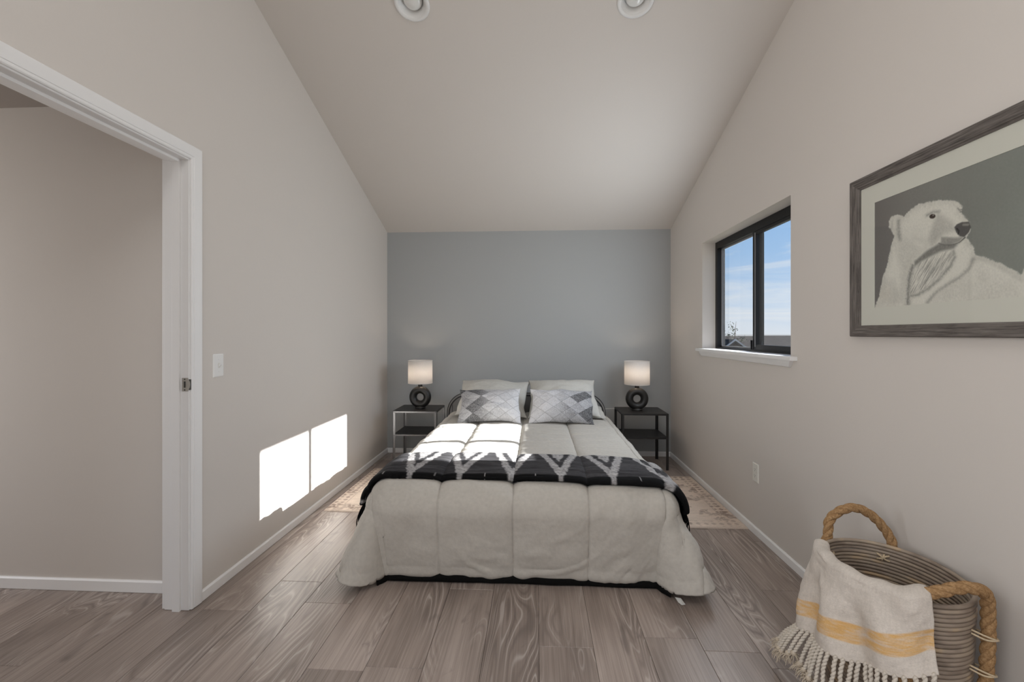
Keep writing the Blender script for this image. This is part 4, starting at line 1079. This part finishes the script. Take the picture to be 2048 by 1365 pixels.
# ================================================================== BASKET WITH THROW
KX, KY, KRX, KRY, KH = 1.185, 1.555, .180, .212, .500
bk = thing('basket', (KX, KY, 0), 'oval coiled cane basket with rope handles against the right wall', 'basket')
CR = .0066
def cane_ring_mesh():
    mbb = MB(); n = 72
    mbb.tube([(math.cos(2*math.pi*k/n)*KRX, math.sin(2*math.pi*k/n)*KRY, 0) for k in range(n)], CR, 7, False, True)
    me = bpy.data.meshes.new('cane_coil'); me.from_pydata(mbb.v, [], mbb.f); me.polygons.foreach_set('use_smooth', [True]*len(me.polygons)); me.materials.append(CANE); return me
cme = cane_ring_mesh(); NC = 39; rc = random.Random(8)
def krad(z): return .90+.10*min(1, z/KH)**.8
for k in range(NC):
    z = CR+(KH-2*CR)*k/(NC-1); o = bpy.data.objects.new('cane_coil', cme); COL.objects.link(o); o.parent = bk
    s_ = krad(z); o.location = (rc.uniform(-.0012, .0012), rc.uniform(-.0012, .0012), z); o.scale = (s_, s_, 1)
    o.rotation_euler = (rc.uniform(-.004, .004), rc.uniform(-.004, .004), 0)
bs = MB(); bs.lathe([(.001, .006), (KRX*.9, .006), (KRX*.9, .014), (.001, .014)], (0, 0, 0), 48)
bs.v = [(p[0]+KX, p[1]*KRY/KRX+KY, p[2]) for p in bs.v]; bs.make('basket_bottom', CANE, bk)
def kpt(phi, z, off=0.0):
    s_ = krad(z); n = Vector((math.cos(phi)/KRX, math.sin(phi)/KRY, 0)).normalized()
    return Vector((KX+KRX*s_*math.cos(phi), KY+KRY*s_*math.sin(phi), z))+n*off
RR = .0160
# far handle: an upright loop
pa, pb = kpt(2.05, .30, .026), kpt(.80, .30, .026)
fh = [pa, kpt(2.05, .42, .027), Vector((1.133, 1.795, .492)), Vector((1.143, 1.800, .552)), Vector((1.182, 1.795, .592)), Vector((1.235, 1.790, .606)), Vector((1.290, 1.785, .580)), Vector((1.330, 1.778, .534)), Vector((1.348, 1.765, .490)), kpt(.80, .42, .027), pb]
MB().rope(spline(fh, 5), RR+.001, .105, 3, 9, 3, frac=.56).make('rope_handle', ROPE, bk, True)
# near handle: a slumped loop over the rim whose ends run down the outside
qa, qb = kpt(-2.12, .18, .024), kpt(-.985, .16, .030)
nh = [qa, kpt(-2.12, .42, .025), Vector((1.096, 1.350, .512)), Vector((1.150, 1.332, .545)), Vector((1.205, 1.325, .562)), Vector((1.252, 1.325, .556)), Vector((1.283, 1.340, .528)), kpt(-.985, .46, .030), kpt(-.985, .36, .032), kpt(-.985, .26, .031), qb]
MB().rope(spline(nh, 5), RR+.001, .105, 3, 9, 3, frac=.56).make('rope_handle', ROPE, bk, True)
# raffia lashings: round the handle ends outside, crossed knots inside
def lash(phi, z):
    t = MB()
    for dz in (-.006, .004):
        c = kpt(phi, z+dz, .006); nrm = Vector((math.cos(phi)/KRX, math.sin(phi)/KRY, 0)).normalized(); tg_ = Vector((-nrm.y, nrm.x, 0))
        loop = [c-tg_*.030-nrm*.004+Vector((0, 0, .012)), c-tg_*.024+nrm*.026+Vector((0, 0, .006)), c+nrm*.046-Vector((0, 0, dz)), c+tg_*.024+nrm*.026-Vector((0, 0, .006)), c+tg_*.030-nrm*.004-Vector((0, 0, .010))]
        t.tube(spline(loop, 5), .0028, 6)
    t.make('raffia_tie', RAFFIA, bk, True)
for z in (.405, .30, .20): lash(-.985, z)
for phi in (2.05, .80):
    for z in (.40,): lash(phi, z)
def knot(phi, z):
    t = MB()
    for s_ in (1, -1):
        p = [kpt(phi-.10, z-s_*.010, -.008), kpt(phi-.04, z-s_*.005, -.013), kpt(phi+.04, z+s_*.005, -.014), kpt(phi+.10, z+s_*.010, -.008)]
        t.tube(spline(p, 4), .0032, 6)
    t.tube(spline([kpt(phi-.02, z+.012, -.010), kpt(phi, z, -.016), kpt(phi+.02, z-.012, -.010)], 4), .003, 6)
    t.make('raffia_knot', RAFFIA, bk, True)
knot(2.05, .445); knot(.95, .452); knot(2.02, .36)

# cream throw hung over the room side of the rim
def basket_throw():
    nu, nv = 150, 150; s_, t_ = np.meshgrid(np.linspace(0, 1, nu), np.linspace(0, 1, nv), indexing='ij')
    ph = np.radians(140+(252-140)*s_)                        # left end near the far rim, right end by the near handle
    # path: from inside the basket, up over the rim, down the outside
    inside = .10; hem = .185+.155*s_+.010*np.sin(s_*8); outer = KH+.012-hem; tot = inside+.03+outer
    dlen = t_*tot
    z = np.where(dlen < inside, KH-.085+dlen*.95, KH+.012); off = np.where(dlen < inside, -.022, 0.0)
    k = np.clip((dlen-inside)/.03, 0, 1); ang = k*math.pi
    zz = np.where(dlen >= inside, KH+.010+.014*np.sin(ang), z); oo = np.where(dlen >= inside, -.022*np.cos(ang)*1.0, off)
    d2 = np.maximum(dlen-inside-.03, 0); zz = np.where(d2 > 0, KH+.010-d2, zz)
    dn = d2/.30
    oo = np.where(d2 > 0, .022+.050*dn+.055*dn*s_**3+.004*dn*(1-s_)**3, oo)
    zz = zz+np.where(dlen > inside*.8, .024*np.exp(-((ph-np.radians(250))/.34)**2)*np.clip(1-d2/.05, 0, 1), 0)
    hb_ = .036*np.exp(-((ph-np.radians(239.5))/.20)**2); oo = np.where(dlen > inside, oo+hb_*np.clip((dlen-inside)/.03, 0, 1), oo)
    ripple = np.sin(s_*19+fbm(s_*3, t_*2, 4)*5)*.014*np.clip(d2/.10, .15, 1)+np.sin((s_*9-t_*4)*2)*.007*np.clip(d2/.08, 0, 1)
    oo = oo+np.where(d2 > 0, ripple, 0)+fbm(s_*10, t_*10, 14, 3)*.008
    # slump at the rim between the two ends
    zz = zz-np.where(dlen > inside*.6, .006*np.sin(s_*13)**2, 0)
    sc = .90+.10*np.clip(zz/KH, 0, 1.05)**.8; nx, ny = np.cos(ph)/KRX, np.sin(ph)/KRY; nl = np.hypot(nx, ny)
    X = KX+KRX*sc*np.cos(ph)+nx/nl*oo; Y = KY+KRY*sc*np.sin(ph)+ny/nl*oo
    # the right edge flares out away from the basket side
    P = np.stack([X, Y, zz], -1)
    up_ = (outer-d2)                                          # distance up from the hem
    cr_ = np.array(lin(206, 198, 189)[:3]); ye = np.array(lin(208, 168, 112)[:3])
    wv = .5+fbm(s_*60, t_*240, 6, 3)
    C = np.ones(P.shape)*cr_*(.97+.10*(vnoise(s_*190, t_*30, 5)-.5)+.08*(vnoise(s_*40, t_*260, 6)-.5))[..., None]
    lo, hi = .052, .108
    st_ = sst(lo-.002, lo+.002, up_)*sst(hi+.002, hi-.002, up_)*(d2 > 0)*np.clip(.50+.75*vnoise(s_*34, t_*190, 8), 0, 1)*np.clip(1.05-2.2*np.maximum(fbm(s_*9, t_*26, 3, 3), 0), 0, 1)
    C = C*(1-st_[..., None])+ye*st_[..., None]
    o = mk('throw_blanket', P.reshape(-1, 3), grid_faces(nu, nv), LINEN, None, True, C.reshape(-1, 3), origin=(1.02, 1.45, .45))
    sm = o.modifiers.new('thickness', 'SOLIDIFY'); sm.thickness = .004; sm.offset = 0
    tag(o, 'cream woven throw with a yellow stripe and tassels hanging over the basket rim', 'throw')
    r = random.Random(21); nT = 27
    for q in range(nT):
        i = int((nu-1)*(q+.5)/nT); p = Vector(P[i, nv-1]); phq = ph[i, 0]; nrm = Vector((math.cos(phq)/KRX, math.sin(phq)/KRY, 0)).normalized(); tg_ = Vector((-nrm.y, nrm.x, 0))
        ln = r.uniform(.085, .115); s0 = q/(nT-1); spread = .055*(1-s0)**2+.012
        ln = min(ln, p.z-.045)
        lat = tg_*(r.uniform(-.012, .012)-.018*(1-s0)**2); e = p+nrm*spread+lat-Vector((0, 0, ln))
        midp = p.lerp(e, .5)+nrm*spread*.15+tg_*r.uniform(-.006, .006)
        tm = MB(); tm.rope(spline([p+Vector((0, 0, .006)), p.lerp(midp, .5)+nrm*.003, midp, e], 4), .0068, .026, 2, 6, 2, frac=.58)
        to = tm.make('tassel', TASSEL, o, True)
        fz = MB(); fz.lathe([(.002, .010), (.0085, .005), (.0095, 0), (.0085, -.005), (.003, -.008)], e, 10)
        for y_ in range(22):
            d = (Vector((r.gauss(0, 1), r.gauss(0, 1), -.9+r.gauss(0, .45)))).normalized(); l_ = r.uniform(.022, .040)
            fz.tube([e, e+d*l_*.55, e+d*l_*.9+Vector((0, 0, -l_*.28))], [.0016, .0014, .0009], 4, False)
        fo = fz.make('tassel_fluff', TASSELDK, to, True); fo['kind'] = 'stuff'
basket_throw()
